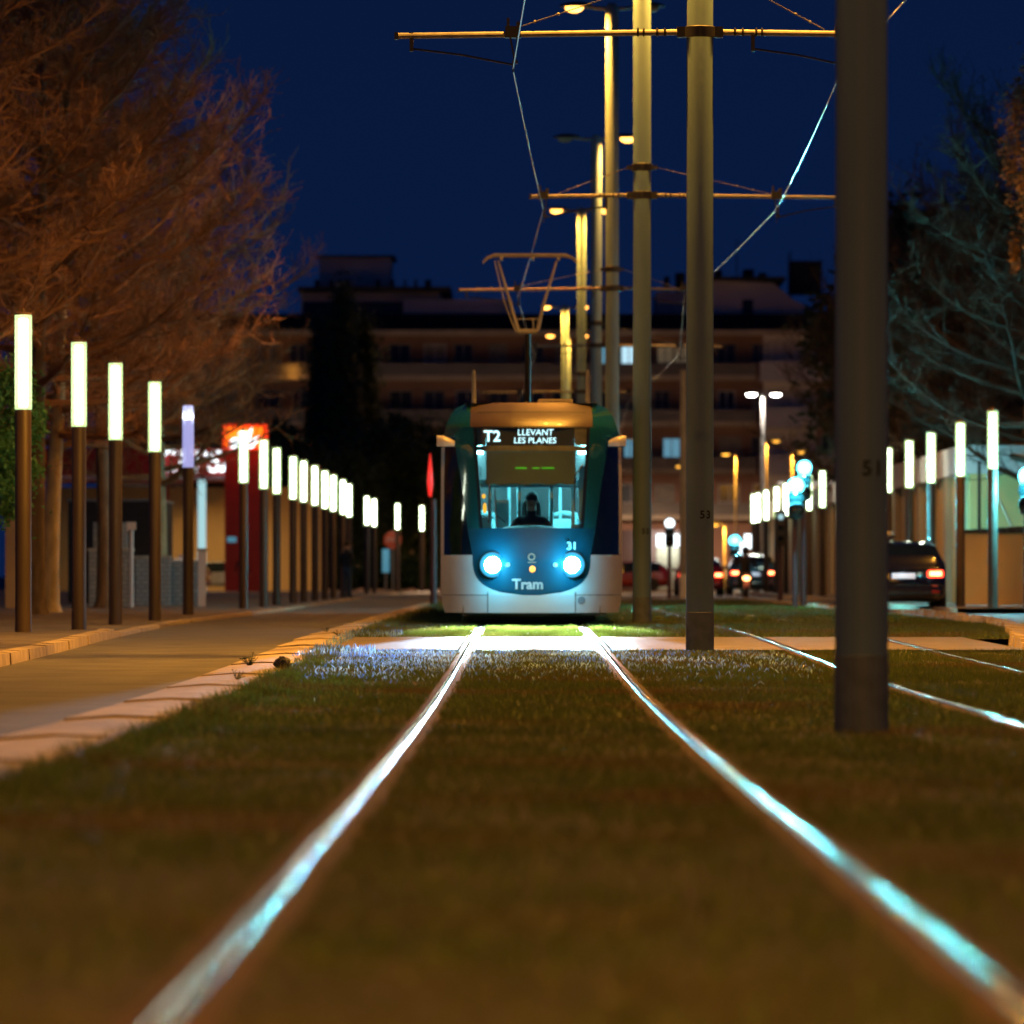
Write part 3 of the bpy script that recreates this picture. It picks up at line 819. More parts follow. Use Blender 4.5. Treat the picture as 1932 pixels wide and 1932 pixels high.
# lettering and emblem on the nose
y = S(0,.60)[1]
text('Tram', .205, 'lettering', M['letter'], TR, Matrix.Translation((-.055, S(.25,.60)[1]-.012, .60)), ext=.006, bold=.006)
text('31', .155, 'fleet_number', M['letter'], TR, Matrix.Translation((.585, S(.5,1.08)[1]-.01, 1.155)), ext=.006, bold=.004)
em = MB()
rows = []
for k in range(25):
    a = 2*PI*k/24; rows.append([(.035*math.cos(a), S(0,1.0)[1]-.008, 1.0+.035*math.sin(a)), (.054*math.cos(a), S(0,1.0)[1]-.008, 1.0+.054*math.sin(a))])
em.grid(rows); em.cbox(.005, S(0,.92)[1]-.006, .922, .12, .006, .012)
em.build('emblem', M['copper'], TR)
al = MB().ball((.012, S(0,.825)[1]-.005, .825), .042,.02,.045)
al.build('amber_lamp', M['amber'], TR)
# destination display
dy = S(.67,2.80)[1]+.02
ds = MB().box(-.665,.63, dy, dy+.05, 2.63, 2.892).build('destination_display', M['black'], TR, smooth=False)
text('T2', .225, 'line_number', M['led'], ds, Matrix.Translation((-.575, dy-.006, 2.765)), bold=.004)
text('LLEVANT', .128, 'destination_text', M['led'], ds, Matrix.Translation((.055, dy-.006, 2.824)), bold=0, shear=.08)
text('LES PLANES', .122, 'destination_text', M['led'], ds, Matrix.Translation((.05, dy-.006, 2.706)), bold=0, shear=.08)
cp = patch(lambda z: -.83, lambda z: -.667, 2.63, 2.893, 3, 4, -.03); cp.join(patch(lambda z: .632, lambda z: .82, 2.63, 2.893, 3, 4, -.03)); cp.join(patch(lambda z: -.80, lambda z: .80, 2.55, 2.628, 20, 2, -.02))
cp.build('display_surround', M['cream'], TR, smooth=False)
vz = MB(); rows = []
vy = S(.2,2.3)[1]+.04
for i in range(9):
    z = 2.062+(2.55-2.062)*i/8
    rows.append([(-.665+1.31*k/12, S(-.665+1.31*k/12, z)[1]+.045+.004*math.sin(k*1.7), z+ (.012*math.sin(k*2.1) if i == 0 else 0)) for k in range(13)])
vz.grid(rows); vo = vz.build('sun_blind', M['visor'], TR)
gd = MB()
for a, b in ((-.234,-.07),(.015,.111),(.15,.33)): gd.box(a,b,vy-.012,vy-.008,2.288,2.306)
gd.build('green_readout', M['ledgreen'], vo, smooth=False)
# cab interior and saloon
sl = MB()
for s in (-1,1):   # inner lining
    sl.add([(s*1.2,1.9,.4),(s*1.2,14,.4),(s*1.2,14,2.8),(s*1.2,1.9,2.8)], [(0,1,2,3)])
sl.add([(-1.2,1.3,2.78),(1.2,1.3,2.78),(1.2,14,2.78),(-1.2,14,2.78)], [(0,1,2,3)])
sl.add([(-1.2,14,.4),(1.2,14,.4),(1.2,14,2.8),(-1.2,14,2.8)], [(0,1,2,3)])
sl.build('saloon_lining', M['interior'], TR, smooth=False)
MB().add([(-1.2,.9,.42),(1.2,.9,.42),(1.2,14,.42),(-1.2,14,.42)], [(0,1,2,3)]).build('saloon_floor', M['intdark'], TR, smooth=False)
ls = MB()
for s in (-1,1): ls.box(s*.86-.09, s*.86+.09, 2.5, 13.8, 2.70, 2.74)
ls.build('ceiling_light', M['striplight'], TR, smooth=False)
# lit side panels over the windows at the cab sides
cw = MB()
for s in (-1,1): cw.box(s*.70-.02+(0.03*s), s*.70+.02+(.08*s), 2.1, 2.14, 1.55, 2.36)
cw.build('cab_side_panel', M['interior'], TR, smooth=False)
pb = MB()
pb.box(-1.15,-.62,2.4,2.44,.42,1.60); pb.box(.62,1.15,2.4,2.44,.42,1.5)
pb.box(-.62,.62,2.4,2.44,.42,1.35)
for x in (-.62,-.18,.30,.62): pb.box(x-.025,x+.025,2.395,2.445,1.35,2.78)
pb.box(-1.15,1.15,2.39,2.45,2.05,2.16)
pb.build('cab_partition', M['interior'], TR, smooth=False)
MB().box(-.53,-.33, 2.5,2.53, 1.2, 1.86).build('notice_panel', M['seat'], TR, smooth=False)
gp = MB()
for x, y in ((-.34,5),(-.2,7.5),(.30,4.6),(.46,6),(.55,8.5),(-.5,9)): gp.tube([(x,y,.42),(x,y,2.77)], .022, 8)
gp.tube([(.62,3.2,2.4),(.62,12,2.4)], .02, 8); gp.tube([(-.62,3.2,2.4),(-.62,12,2.4)], .02, 8)
gp.build('grab_pole', M['seat'], TR)
for i, (x, y) in enumerate(((.52,4.4),(.52,6.4),(-.75,4.4),(-.75,6.4),(.85,8.2),(-.75,8.2))):
    st = MB(); st.rbox(x-.22,x+.22,y,y+.08,.9,1.60,.035); st.rbox(x-.22,x+.22,y-.4,y,.82,.90,.03); st.rbox(x-.15,x+.15,y-.3,y-.05,.42,.82,.03)
    st.tube([(x-.2,y+.02,1.58),(x-.18,y+.02,1.68),(x,y+.02,1.71),(x+.18,y+.02,1.68),(x+.2,y+.02,1.58)], .018, 8)
    st.build('passenger_seat', M['seat'], TR)
db = MB(); rows = []
for i in range(9):
    y = .36+.85*i/8; z = 1.30+.17*math.sin(PI*min(1,.15+.6*i/8))
    rows.append([(x, y + .5*(abs(x)/1.1)**2.4, z-.16*(abs(x)/.8)**2.2) for x in [-.8+1.6*k/14 for k in range(15)]])
db.grid(rows); db.build('dashboard', M['intdark'], TR)
oc = MB()
for z0, z1, x in ((1.86,1.93,-.70),(1.64,1.80,-.685)):
    oc.ball((x, .95, (z0+z1)/2), .028, .02, (z1-z0)/2, 10, 6)
oc.build('cab_indicator', M['orange_panel'], TR)
wp = MB()
yb = S(-.5,1.45)[1]
wp.tube([(-.5,yb-.03,1.43),(-.52,S(-.52,1.7)[1]-.03,1.62),(-.53,S(-.53,2.02)[1]-.03,2.0)], [.018,.012,.008], 6)
wp.tube([(-.5,S(-.5,1.62)[1]-.03,1.60),(-.38,S(-.38,1.48)[1]-.03,1.5)], .008, 6)
wp.tube([(-.62,S(-.62,1.6)[1]-.025,1.5),(-.615,S(-.615,2.05)[1]-.025,2.08)], .012, 6)
wp.tube([(.62,S(.62,1.6)[1]-.025,1.5),(.64,S(.64,2.1)[1]-.025,2.2),(.76,S(.74,2.36)[1]-.025,2.36)], .010, 6)
wp.build('wiper', M['black'], TR)
# mirror camera pods
for s in (-1,1):
    pod = MB(); rows = []
    for i in range(9):
        t = i/8; zt = 2.62+.17*math.sin(PI/2*min(1,.35+t*.75))
        x = s*(1.13+.26*t); wy = .16*math.sin(PI*(.2+.6*t))
        rows.append([(x, 1.12 - wy*math.cos(a), 2.63 + (zt-2.63)*max(0,math.sin(a)) ) for a in [PI*k/8 for k in range(9)]] + [(x, 1.12-wy, 2.625)])
    pod.grid(rows); n = len(rows[0]); pod.f.append(tuple(range(n))); pod.f.append(tuple(len(pod.v)-1-k for k in range(n)))
    pod.build('mirror_pod', M['white'], TR, ang=50)
# roof gear
MB().rbox(.1,.62,2.3,3.3,3.3,3.37,.02).build('roof_box', M['cream'], TR)
for x in (-.86,.84):
    an = MB().lathe([(.05,0),(.034,.04),(.03,.44),(.03,.48),(.012,.52)], (x,2.2,3.28), 14)
    an.build('antenna', M['slate'], TR)
MB().rbox(-.8,.8,15.8,22,3.3,3.62,.05).build('roof_equipment', M['slate'], TR)
PZ = 6.345; PY = 14.0
pg = MB()
pg.box(-.5,.5,PY-.35,PY+1.6,3.30,3.40)
for s in (-1,1): pg.box(s*.45-.04,s*.45+.04,PY-.3,PY+1.5,3.4,3.47)
pan = pg.build('pantograph', M['dark'], TR, smooth=False)
MB().tube([(-.04,PY+1.2,3.45),(-.04,PY+.1,4.95)], [.055,.05], 10).build('lower_arm', M['black'], pan)
ua = MB()
ua.tube([(-.20,PY+.08,4.98),(.13,PY+.08,4.98)], .045, 8)
ua.tube([(-.20,PY+.08,4.98),(-.32,PY+.2,5.4),(-.56,PY+.5,PZ-.1)], [.035,.028,.02], 8)
ua.tube([(.13,PY+.08,4.98),(.22,PY+.2,5.4),(.47,PY+.5,PZ-.1)], [.035,.028,.02], 8)
ua.tube([(-.27,PY+.15,5.2),(.2,PY+.15,5.2)], .012, 6)
ua.tube([(-.25,PY+.1,4.98),(-.45,PY+.3,5.5),(-.62,PY+.5,PZ-.1)], .011, 6)
ua.tube([(.06,PY+.08,5.0),(.05,PY+.1,5.22)], .012, 6)
ua.build('upper_arm', M['slate'], pan)
hd = MB()
for dy_ in (0,.34):
    hd.tube([(-.83,PY+.36+dy_,PZ-.14),(-.74,PY+.36+dy_,PZ-.05),(-.62,PY+.36+dy_,PZ-.01),(.62,PY+.36+dy_,PZ-.01),(.74,PY+.36+dy_,PZ-.05),(.83,PY+.36+dy_,PZ-.14)], [.01,.018,.026,.026,.018,.01], 8)
for x in (-.5,.5,.05): hd.cbox(x, PY+.53, PZ-.06, .05, .36, .07)
hd.build('collector_head', M['slate'], pan)

# ------------------------------------------------------------------ people
def skin_mesh(verts, edges, radii, sub=1, root=0):
    me = bpy.data.meshes.new('tmp_body'); me.from_pydata(verts, edges, [])
    o = bpy.data.objects.new('tmp_body', me); COL.objects.link(o)
    sk = o.modifiers.new('Skin', 'SKIN'); sk.use_smooth_shade = True
    lay = me.skin_vertices[0].data
    for i, r in enumerate(radii):
        lay[i].radius = (r, r) if not hasattr(r, '__len__') else r
        lay[i].use_root = (i == root)
    sb = o.modifiers.new('Sub', 'SUBSURF'); sb.levels = sub; sb.render_levels = sub
    dg = bpy.context.evaluated_depsgraph_get(); dg.update()
    out = bpy.data.meshes.new_from_object(o.evaluated_get(dg))
    bpy.data.objects.remove(o); bpy.data.meshes.remove(me)
    return out
def person(loc, rz, label, pose='walk', top=None, legs=None, scale=1., fingers=True):
    t = thing('person', label, 'person', loc, rz)
    V = []; E = []; Rd = []
    def add(p, r, par=None):
        V.append(p); Rd.append(r)
        if par is not None: E.append((par, len(V)-1))
        return len(V)-1
    sit = pose in ('sit','ride')
    hz = .93 if not sit else .55
    pel = add((0,0,hz), (.15,.11))
    bel = add((0,.0 if not sit else -.02,hz+.18), (.14,.105), pel)
    ch = add((0,0 if not sit else -.04,hz+.38), (.165,.11), bel)
    nk = add((0,-.0 if not sit else -.05,hz+.55), .06, ch)
    hd0 = add((0,-.02 if not sit else -.07,hz+.645), (.075,.085), nk)
    hd1 = add((0,-.02 if not sit else -.07,hz+.79), (.072,.085), hd0)
    for s in (-1,1):
        sh = add((s*.19,0 if not sit else -.04,hz+.47), .062, ch)
        if pose == 'walk':
            el = (s*.27, .06*s, hz+.20); wr = (s*.31, -.08+.06*s, hz-.03)
        elif pose == 'stand':
            el = (s*.25, .03, hz+.20); wr = (s*.2, -.1, hz+.0)
        else:
            el = (s*.32, -.16, hz+.25); wr = (s*.30, -.42, hz+.24)
        e = add(el, .042, sh); w = add(wr, .030, e)
        d = (Vector(wr)-Vector(el)).normalized()
        pm = add(tuple(Vector(wr)+d*.06), (.034,.018), w)
        if fingers:
            side = Vector((0,1,0)) if pose in ('walk','stand') else Vector((1,0,0))
            for k, L in enumerate((.07,.085,.08,.065)):
                b = Vector(V[pm]) + side*(.016*(k-1.5)) + d*.025
                f0 = add(tuple(b), .009, pm); f1 = add(tuple(b+d*L*.5), .0085, f0); add(tuple(b+d*L+Vector((-s*.01,0,-.008))), .007, f1)
            tb = add(tuple(Vector(wr)+d*.03-side*.03), .011, w); add(tuple(Vector(wr)+d*.075-side*.045), .009, tb)
        hp = add((s*.09,0,hz-.06), .092, pel)
        if pose == 'walk': kn = (s*.10, -.10*s-.03, hz-.45); an = (s*.10, .10-.18*s, .09)
        elif pose == 'stand': kn = (s*.11, -.02, hz-.45); an = (s*.12, .02, .09)
        else: kn = (s*.19, -.42, hz-.02); an = (s*.2, -.32 if pose == 'ride' else -.45, hz-.45)
        k = add(kn, .062, hp); a = add(an, .042, k); ft = add((an[0]+s*.015, an[1]-.16, an[2]-.05), .038, a)
    me = skin_mesh(V, E, Rd, 1)
    # one body mesh, three cloth zones by material
    me.materials.clear()
    for m in (M['skin'], top or M['darkcloth'], legs or M['jeans']): me.materials.append(m)
    for p in me.polygons:
        c = p.center
        if c.z > hz+.575: i = 0
        elif sit: i = 2 if (c.z < hz+.06 and not (abs(c.x) > .25 and c.z > hz+.1)) else 1
        else: i = 2 if (c.z < hz+.05 and abs(c.x) < .24) else 1
        if not sit and c.z < hz-.05 and abs(c.x) > .245: i = 0
        p.material_index = i
    b = bpy.data.objects.new('body', me); COL.objects.link(b); b.parent = t
    hx = -.02 if not sit else -.07
    face = MB(); zc = hz+.715
    face.ball((0,hx-.088,zc-.005), .016,.022,.026, 8, 5)
    for s in (-1,1): face.ball((s*.082,hx+.005,zc), .014,.022,.032, 8, 5)
    face.build('face_feature', M['skin'], t)
    ey = MB()
    for s in (-1,1): ey.ball((s*.032,hx-.079,zc+.02), .012,.008,.008, 8, 5)
    ey.cbox(0,hx-.083,zc-.055,.045,.008,.01); ey.build('eyes_and_mouth', M['hair'], t)
    hr = MB(); hr.ball((0,hx+.018,zc+.055), .090,.098,.080, 14, 8); hr.build('hair', M['hair'], t)
    t.scale = (scale,)*3
    return t
# the driver sits behind the windscreen
drv = person((XC+.0, 69+1.72, .50), 0, 'tram driver in dark navy jacket seated behind the windscreen', 'sit', M['navy'], M['navy'], 1.06)
ck = MB(); ck.rbox(-.24,.24,.10,.20,.45,1.10,.05); ck.rbox(-.14,.14,.09,.17,1.08,1.40,.04); ck.rbox(-.25,.25,-.45,.12,.36,.46,.04); ck.box(-.06,.06,-.2,-.08,.0,.36)
ck.build('driver_seat', M['black'], TR, loc=(0, 1.74, .423))
d0 = F*3.98/340
person((atx(457,215), 215, .0), PI*.98, 'walking person in dark jacket behind the lamp post at the petrol station', 'walk', M['darkcloth'], M['darkcloth'], .97)
person((atx(655,150), 150, .0), 2.4, 'standing person in dark coat and blue trousers among the far left lamp posts', 'stand', M['navy'], M['jeans'], 1.02)

# ------------------------------------------------------------------ cars
def make_car(label, paint, loc, rz=0, kind='hatch', lights=True, W=.9, H=1.46, L=4.2, roofbox=False, group='cars on the street'):
    t = thing('parked_car' if not lights else 'car', label, 'car', loc, rz, group)
    h = H; b = .93*H/1.46
    st = [  # y, halfwidth, bottom, belt, roof, roof halfwidth
        (-.05,W*.86,.34,b*.94,b*.95,W*.74),(0.02,W*.95,.27,b,b*1.005,W*.80),(.12,W,.24,b*1.02,h*.80,W*.79),(.42,W,.22,b*1.02,h*.95,W*.75),(.75,W,.22,b*1.01,h*.99,W*.74),
        (1.5,W,.2,b*.99,h,W*.74),(2.2,W,.2,b*.97,h*.985,W*.73),(2.75,W,.2,b*.96,h*.88,W*.74),(3.25,W,.22,b*.94,b*.96,W*.80),(3.9,W*.96,.24,b*.84,b*.86,W*.74),(4.15,W*.84,.30,b*.66,b*.68,W*.62)]
    k = L/4.2
    rings = []
    for y,w,zb,belt,rf,wr in st:
        half = [(w*.80,zb),(w*.97,zb+.10),(w,zb+.28),(w*.985,belt),(wr*1.02+.02,max(belt+.004,rf-.06)),(wr*.85,max(belt+.008,rf-.012)),(wr*.45,max(belt+.01,rf))]
        rings.append([(x,y*k,z) for x,z in half] + [(-x,y*k,z) for x,z in half[::-1]])
    n = len(rings[0]); body = MB(); sidew = MB(); rearw = MB(); frontw = MB()
    for i in range(len(rings)-1):
        for j in range(n-1):
            q = [rings[i][j], rings[i][j+1], rings[i+1][j+1], rings[i+1][j]]
            tgt = body
            if j in (3, n-2-3) and 3 <= i <= 6: tgt = sidew
            if j in (4,5,6,7,8) and i in (2,): tgt = rearw
            if j in (4,5,6,7,8) and i == 7: tgt = frontw
            tgt.add(q, [(0,1,2,3)])
        body.add([rings[i][-1], rings[i][0], rings[i+1][0], rings[i+1][-1]], [(0,1,2,3)])
    body.add(rings[0], [tuple(range(n-1,-1,-1))]); body.add(rings[-1], [tuple(range(n))])
    bo = body.build('body', paint, t, ang=30)
    # weld so shading is smooth
    import bmesh
    for ob in (bo,):
        bm = bmesh.new(); bm.from_mesh(ob.data); bmesh.ops.remove_doubles(bm, verts=bm.verts, dist=1e-4); bmesh.ops.recalc_face_normals(bm, faces=bm.faces); bm.to_mesh(ob.data); bm.free()
    sidew.build('side_window', M['darkglass'], t); rearw.build('rear_window', M['darkglass'], t); frontw.build('front_window', M['darkglass'], t)
    for y in (.78*k, 3.35*k):
        for s in (-1,1):
            ty = MB().lathe([(.22,-.10),(.31,-.10),(.325,-.07),(.325,.07),(.31,.10),(.22,.10)], (s*(W-.08),y,.325), 22, 'x').build('wheel', M['tyre'], t)
            MB().lathe([(.22,-.02),(.18,.03),(.05,.02),(.001,.03)], (s*(W-.08)+s*.08,y,.325), 14, 'x', False).build('rim', M['rim'], ty)
    bp = MB().rbox(-W*.9,W*.9,-.10,.05,.30,.56,.05).build('bumper', paint if lights else paint, t)
    for s in (-1,1):
        zt = b*.86
        tl = MB().rbox(min(s*W*.56,s*W*.93),max(s*W*.56,s*W*.93),-.085,.03,zt-.09,zt+.06,.03)
        lo = tl.build('tail_light', M['tailred'] if lights else M['tailoff'], t)
        if lights: MB().rbox(min(s*W*.62,s*W*.88),max(s*W*.62,s*W*.88),-.092,-.08,zt-.055,zt+.03,.004).build('lit_core', M['tailcore'], lo)
        MB().rbox(min(s*W*.95,s*W*1.12),max(s*W*.95,s*W*1.12),2.55*k,2.68*k,b,b+.13,.03).build('wing_mirror', paint, t)
        MB().rbox(min(s*W*.66,s*W*.84),max(s*W*.66,s*W*.84),-.108,-.09,.40,.46,.006).build('reflector', M['tailoff'], t)
    pp = MB().box(-.26,.26,-.10,-.085,b*.74,b*.74+.115).build('number_plate', M['plate'] if lights else M['letter'], t, smooth=False)
    MB().box(-.26,-.22,-.103,-.099,b*.74,b*.74+.115).build('plate_band', M['plateblue'], pp, smooth=False)
    if lights:
        light('plate_light', 'POINT', (0,-.2,b*.74+.2), .6, (.7,.85,1), t, size=.03)
        for s in (-1,1): light('tail_glow', 'POINT', (s*W*.75,-.2,b*.86), 1.6, (1,.08,.03), t, size=.06)
    if roofbox:
        rr = MB()
        for s in (-1,1): rr.tube([(s*W*.66,.6*k,h+.0),(s*W*.66,.75*k,h+.05),(s*W*.66,2.2*k,h+.05),(s*W*.66,2.35*k,h-.02)], .018, 8)
        rr.build('roof_rail', M['rim'], t)
    return t
make_car('black estate car with a lit red tail light beside the thickest tram pole', M['carblack'], (7.93, 99.6, -.03), math.radians(-2), W=.92, H=1.50, L=4.5, roofbox=True)
rb = thing('roof_box', 'shiny cargo box strapped on the roof of the black estate car', 'roof box', (7.93-.42, 100.9, 1.50))
MB().rbox(-.33,.33,-.5,1.1,.0,.17,.07).build('box_shell', M['rim'], rb)
MB().rbox(-.34,.34,-.51,1.11,.075,.088,.005).build('box_rim', M['dark'], rb)
make_car('dark blue hatchback with round red tail lights following the motorcycle', M['carteal'], (atx(1421,185), 185, -.03), 0, W=.93, H=1.60, L=4.1)
make_car('red car with a lit tail light half hidden behind the second tram pole', M['carred'], (atx(1326,176), 178, -.03), 0, W=.88, H=1.45)
make_car('pale grey hatchback parked below the red petrol sign', M['cargrey'], (atx(388,216), 216, 0), math.radians(82), lights=False, H=1.5)
make_car('dark red car parked by the lit shop front', M['carred'], (atx(1262,232), 232, -.03), math.radians(88), lights=False, H=1.45)
make_car('silver car parked behind the walking person at the petrol station', M['cargrey'], (atx(470,228), 228, 0), math.radians(100), lights=False, H=1.42)

mc = thing('motorcycle', 'dark scooter with one lit red tail light in front of the blue hatchback', 'motorcycle', (atx(1409,150), 150, -.03))
for y in (.35, 1.6):
    w = MB().lathe([(.2,-.055),(.27,-.05),(.285,0),(.27,.05),(.2,.055)], (0,y,.285), 22, 'x').build('wheel', M['tyre'], mc)
    MB().lathe([(.2,-.03),(.05,-.04),(.05,.04),(.2,.03)], (0,y,.285), 12, 'x').build('rim', M['rim'], w)
fb = MB(); fb.rbox(-.17,.17,.25,.95,.55,.80,.07); fb.rbox(-.15,.15,.85,1.25,.25,.40,.05); fb.rbox(-.2,.2,1.25,1.4,.35,1.0,.05)
fb.build('fairing', M['carteal'], mc)
MB().rbox(-.15,.15,.2,.95,.79,.86,.035).build('saddle', M['dark'], mc)
MB().rbox(-.1,.1,.12,.2,.32,.56,.03).build('mudguard', M['letter'], mc)
MB().tube([(-.36,1.15,1.12),(0,1.3,1.08),(.36,1.15,1.12)], .018, 8).build('handlebar', M['dark'], mc)
for s in (-1,1): MB().tube([(s*.3,1.2,1.1),(s*.34,1.2,1.24)], .01, 6).ball((s*.36,1.2,1.28), .05,.02,.04, 10, 6).build('mirror', M['dark'], mc)
MB().ball((0,.19,.68), .12,.05,.075, 16, 8).build('tail_light', M['tailcore'], mc)
light('tail_glow', 'POINT', (0,0,.68), 2., (1,.1,.04), mc, size=.06)
rd = person((atx(1409,150), 150.72, .26), PI, 'motorcyclist in dark clothing and helmet riding the scooter', 'ride', M['darkcloth'], M['darkcloth'], .98, True)
MB().ball((0,-.06,1.285), .135,.15,.15, 16, 10).build('helmet', M['helmet'], rd)

# ------------------------------------------------------------------ signals and far street lamps
def traffic_light(loc, h, label, mat_, lens_r=.11, power=20, side_heads=False, col=(.1,.8,1)):
    t = thing('traffic_light', label, 'traffic light', loc, 0, 'traffic lights')
    MB().lathe([(.085,0),(.07,.1),(.06,h)], seg=14).build('post', mat('signal_post_paint', (.07,.03,.035), .5) if 'signal_post_paint' not in MATS else MATS['signal_post_paint'], t)
    hd = MB().rbox(-.15,.15,-.30,-.07,h-.78,h+.16,.04).build('signal_head', M['dark'], t)
    for k in range(3):
        z = h-.60+.29*k
        MB().lathe([(lens_r,-.305),(lens_r*.8,-.325),(.001,-.335)], (0,0,z), 18, 'y', False).build('lens', mat_ if k == 2 else M['darkglass'], hd)
        vs = MB(); rows = []
        for a in [PI*j/8 for j in range(9)]: rows.append([((lens_r+.015)*math.cos(a), -.30, z+(lens_r+.015)*math.sin(a)), ((lens_r+.015)*math.cos(a), -.42, z+(lens_r+.015)*math.sin(a)-.02)])
        vs.grid(rows); vs.build('visor', M['lamphead'], hd)
    if power: light('signal_light', 'POINT', (0,-.5,h-.02), power, col, t, size=.1)
    return t
traffic_light((atx(1500,109), 109, -.02), atz(915,109)+.02, 'traffic light glowing cyan on the left one of two dark red posts', M['cyanlight'], .19, 1500)
traffic_light((atx(1516,111), 111, -.02), atz(881.5,111)+.02, 'taller traffic light glowing cyan on the right one of two dark red posts', M['cyanlight'], .17, 1200)
traffic_light((atx(1386,205), 205, -.02), atz(1019,205), 'small distant cyan traffic light above the red car', M['cyanlight'], .25, 200)
traffic_light((atx(1263,157), 157, -.02), atz(985,157), 'white lit signal on a thin post in front of the lit shop front', M['whiteglow'], .16, 6, col=(.6,.9,1))
traffic_light((atx(1937,95.6), 95.6, .08), atz(905,95.6), 'cyan traffic light glowing at the right edge beside the dark trunk', M['cyanlight'], .2, 1500)
traffic_light((atx(1472,128), 128, -.02), 2.35, 'short unlit traffic light between the right lamp posts', M['cyanglow'], .08, 0)

def street_lamp(u, v, d, label, heads, emat, power, col, pole=None, r=.07, arm=.9):
    z = atz(v, d); t = thing('street_lamp', label, 'street lamp', (atx(u,d), d, -.02), 0, 'far street lamps')
    MB().lathe([(r*1.5,0),(r,z*.5),(r*.8,z)], seg=14).build('pole', pole or M['galv'], t)
    for s in heads:
        a = MB().tube([(0,0,z-.05),(s*arm*.6,0,z+.06),(s*arm,0,z+.07)], .03, 8).build('lamp_arm', pole or M['galv'], t)
        MB().rbox(min(s*(arm-.1),s*(arm+.5)),max(s*(arm-.1),s*(arm+.5)),-.13,.13,z+.03,z+.15,.03).build('lamp_head', M['lamphead'], a)
        MB().ball((s*(arm+.2),0,z+.02), .22,.13,.09, 14, 8).build('lamp_glass', emat, a)
        light('lamp_light', 'AREA', (s*(arm+.2),0,z-.09), power, col, a, (0,0,0), .3, .2)
street_lamp(1439, 744, 200, 'tall street lamp with two white lit heads behind the right tram poles', (-.85,1), M['whitelight'], 700, (1,.9,.8), arm=.35)
for u, v, d, lab, hd_ in ((1445,832,262,'orange street lamp low beside the double headed white lamp',(1,)),(1494,853,265,'small orange street lamp far above the cyan traffic lights',(1,)),
                      (1389,857,250,'street lamp with a long arm and orange lit pole above the far cars',(-1,)),(1368,990,255,'low yellowish lamp right beside the second tram pole',(-1,))):
    street_lamp(u, v, d, lab, hd_, M['amber'], 2500, SODIUM, r=.06, arm=.35)
for u, lab in ((905,'added street lamp brightening the apartment block from behind the tram roof'),(1060,'added street lamp brightening the apartment block from behind the tram'),(560,'added street lamp brightening the apartment block from behind the dark evergreens'),(1300,'added street lamp brightening the apartment block from behind the second thick pole')):  # unseen lamps added to brighten the apartment facade
    street_lamp(u, 880, 284, lab, (-1,), M['amber'], 4600, (1,.64,.38), r=.06, arm=.35)
# red signal post left of the tram
d = 112; rp = thing('signal_post', 'tall post with a tapering red light strip left of the tram', 'signal post', (atx(818,d), d, -.03))
MB().lathe([(.085,0),(.07,atz(940,d))], seg=14).build('post', MATS['signal_post_paint'], rp)
z0, z1 = atz(937,d)+.03, atz(853,d)
MB().lathe([(.03,z0),(.05,z0+.12),(.066,z0+.34),(.045,z0+.65),(.02,z1-.1),(.008,z1)], (-.08,0,0), 14).build('red_light', emit('red_signal', (1,.03,.02), .95, (.3,.01,.01)), rp)
light('signal_light', 'POINT', (-.1,-.4,z0+.4), 8, (1,.05,.03), rp, size=.1)
# stop sign and blue notice
d = 215; ss = thing('stop_sign', 'orange lit octagonal stop sign on a thin post', 'road sign', (atx(741,d), d, 0))
MB().lathe([(.04,0),(.04,atz(1000,d))], seg=10).build('post', M['galv'], ss)
oc = [(.42*math.cos(PI/8+PI/4*k), atz(1019,d)+.42*math.sin(PI/8+PI/4*k)) for k in range(8)]
MB().prism(oc, -.05,-.03).build('sign_face', M['stopred'], ss, smooth=False)
text('STOP', .26, 'lettering', M['letter'], ss, Matrix.Translation((0,-.054,atz(1019,d))), ext=.002)
d = 214; bs = thing('notice_board', 'upright bluish lit notice board beside the stop sign', 'notice board', (atx(728,d), d, 0))
MB().rbox(-.16,.16,-.05,.05,atz(1080,d),atz(1036,d),.02).build('board', M['bluesign'], bs); MB().box(-.04,.04,-.03,.03,0,atz(1080,d)).build('post', M['galv'], bs)
d = 160; up = thing('utility_pole', 'dark teal utility pole with insulators between two thick tram poles', 'utility pole', (atx(1291,d), d, -.03))
MB().lathe([(.16,0),(.155,3),(.14,atz(697,d))], seg=18).build('shaft', M['slate'], up)
MB().lathe([(.163,.02),(.163,.80),(.158,.82)], seg=18, caps=False).build('lit_base', M['white'], up)  # blue-white light on the pole foot is put into a pale sleeve
im = MB()
for k in range(2): im.lathe([(.03,0),(.07,.05),(.07,.12),(.03,.17)], (.13,-.1,atz(697,d)-.3-.35*k), 10)
im.build('insulator', M['rim'], up)

# ------------------------------------------------------------------ petrol station
d = 222
ps = thing('petrol_station', 'petrol station canopy with white glowing letters and a red frame', 'petrol station', (0,d,0))
xa, xb_ = atx(292,d), atx(468,d)
MB().box(xa-6, xb_, 0, 12, atz(903,d), atz(846,d)).build('canopy', M['red'], ps, smooth=False)
MB().box(xa-6, xb_, -.06, 0, atz(905,d), atz(898,d)).build('canopy_trim', M['pale'], ps, smooth=False)
lt = text('CEPSA', 1.42, 'lettering', M['whiteglow'], ps, Matrix.Translation((atx(374,d), -.12, atz(872.5,d))) @ Matrix.Scale(.97,4,(1,0,0)), ext=.05, bold=.025, shear=.12)
for u0, u1, v0, m, nm in ((303,316,1010,M['red'],'pillar'),(372,386,1012,M['cyanglow'],'glow_pillar')):  # cyan light falling on the second pillar is put into its own glow
    MB().box(atx(u0,d),atx(u1,d),.5,.9,0,atz(903,d)).build(nm, m, ps, smooth=False)
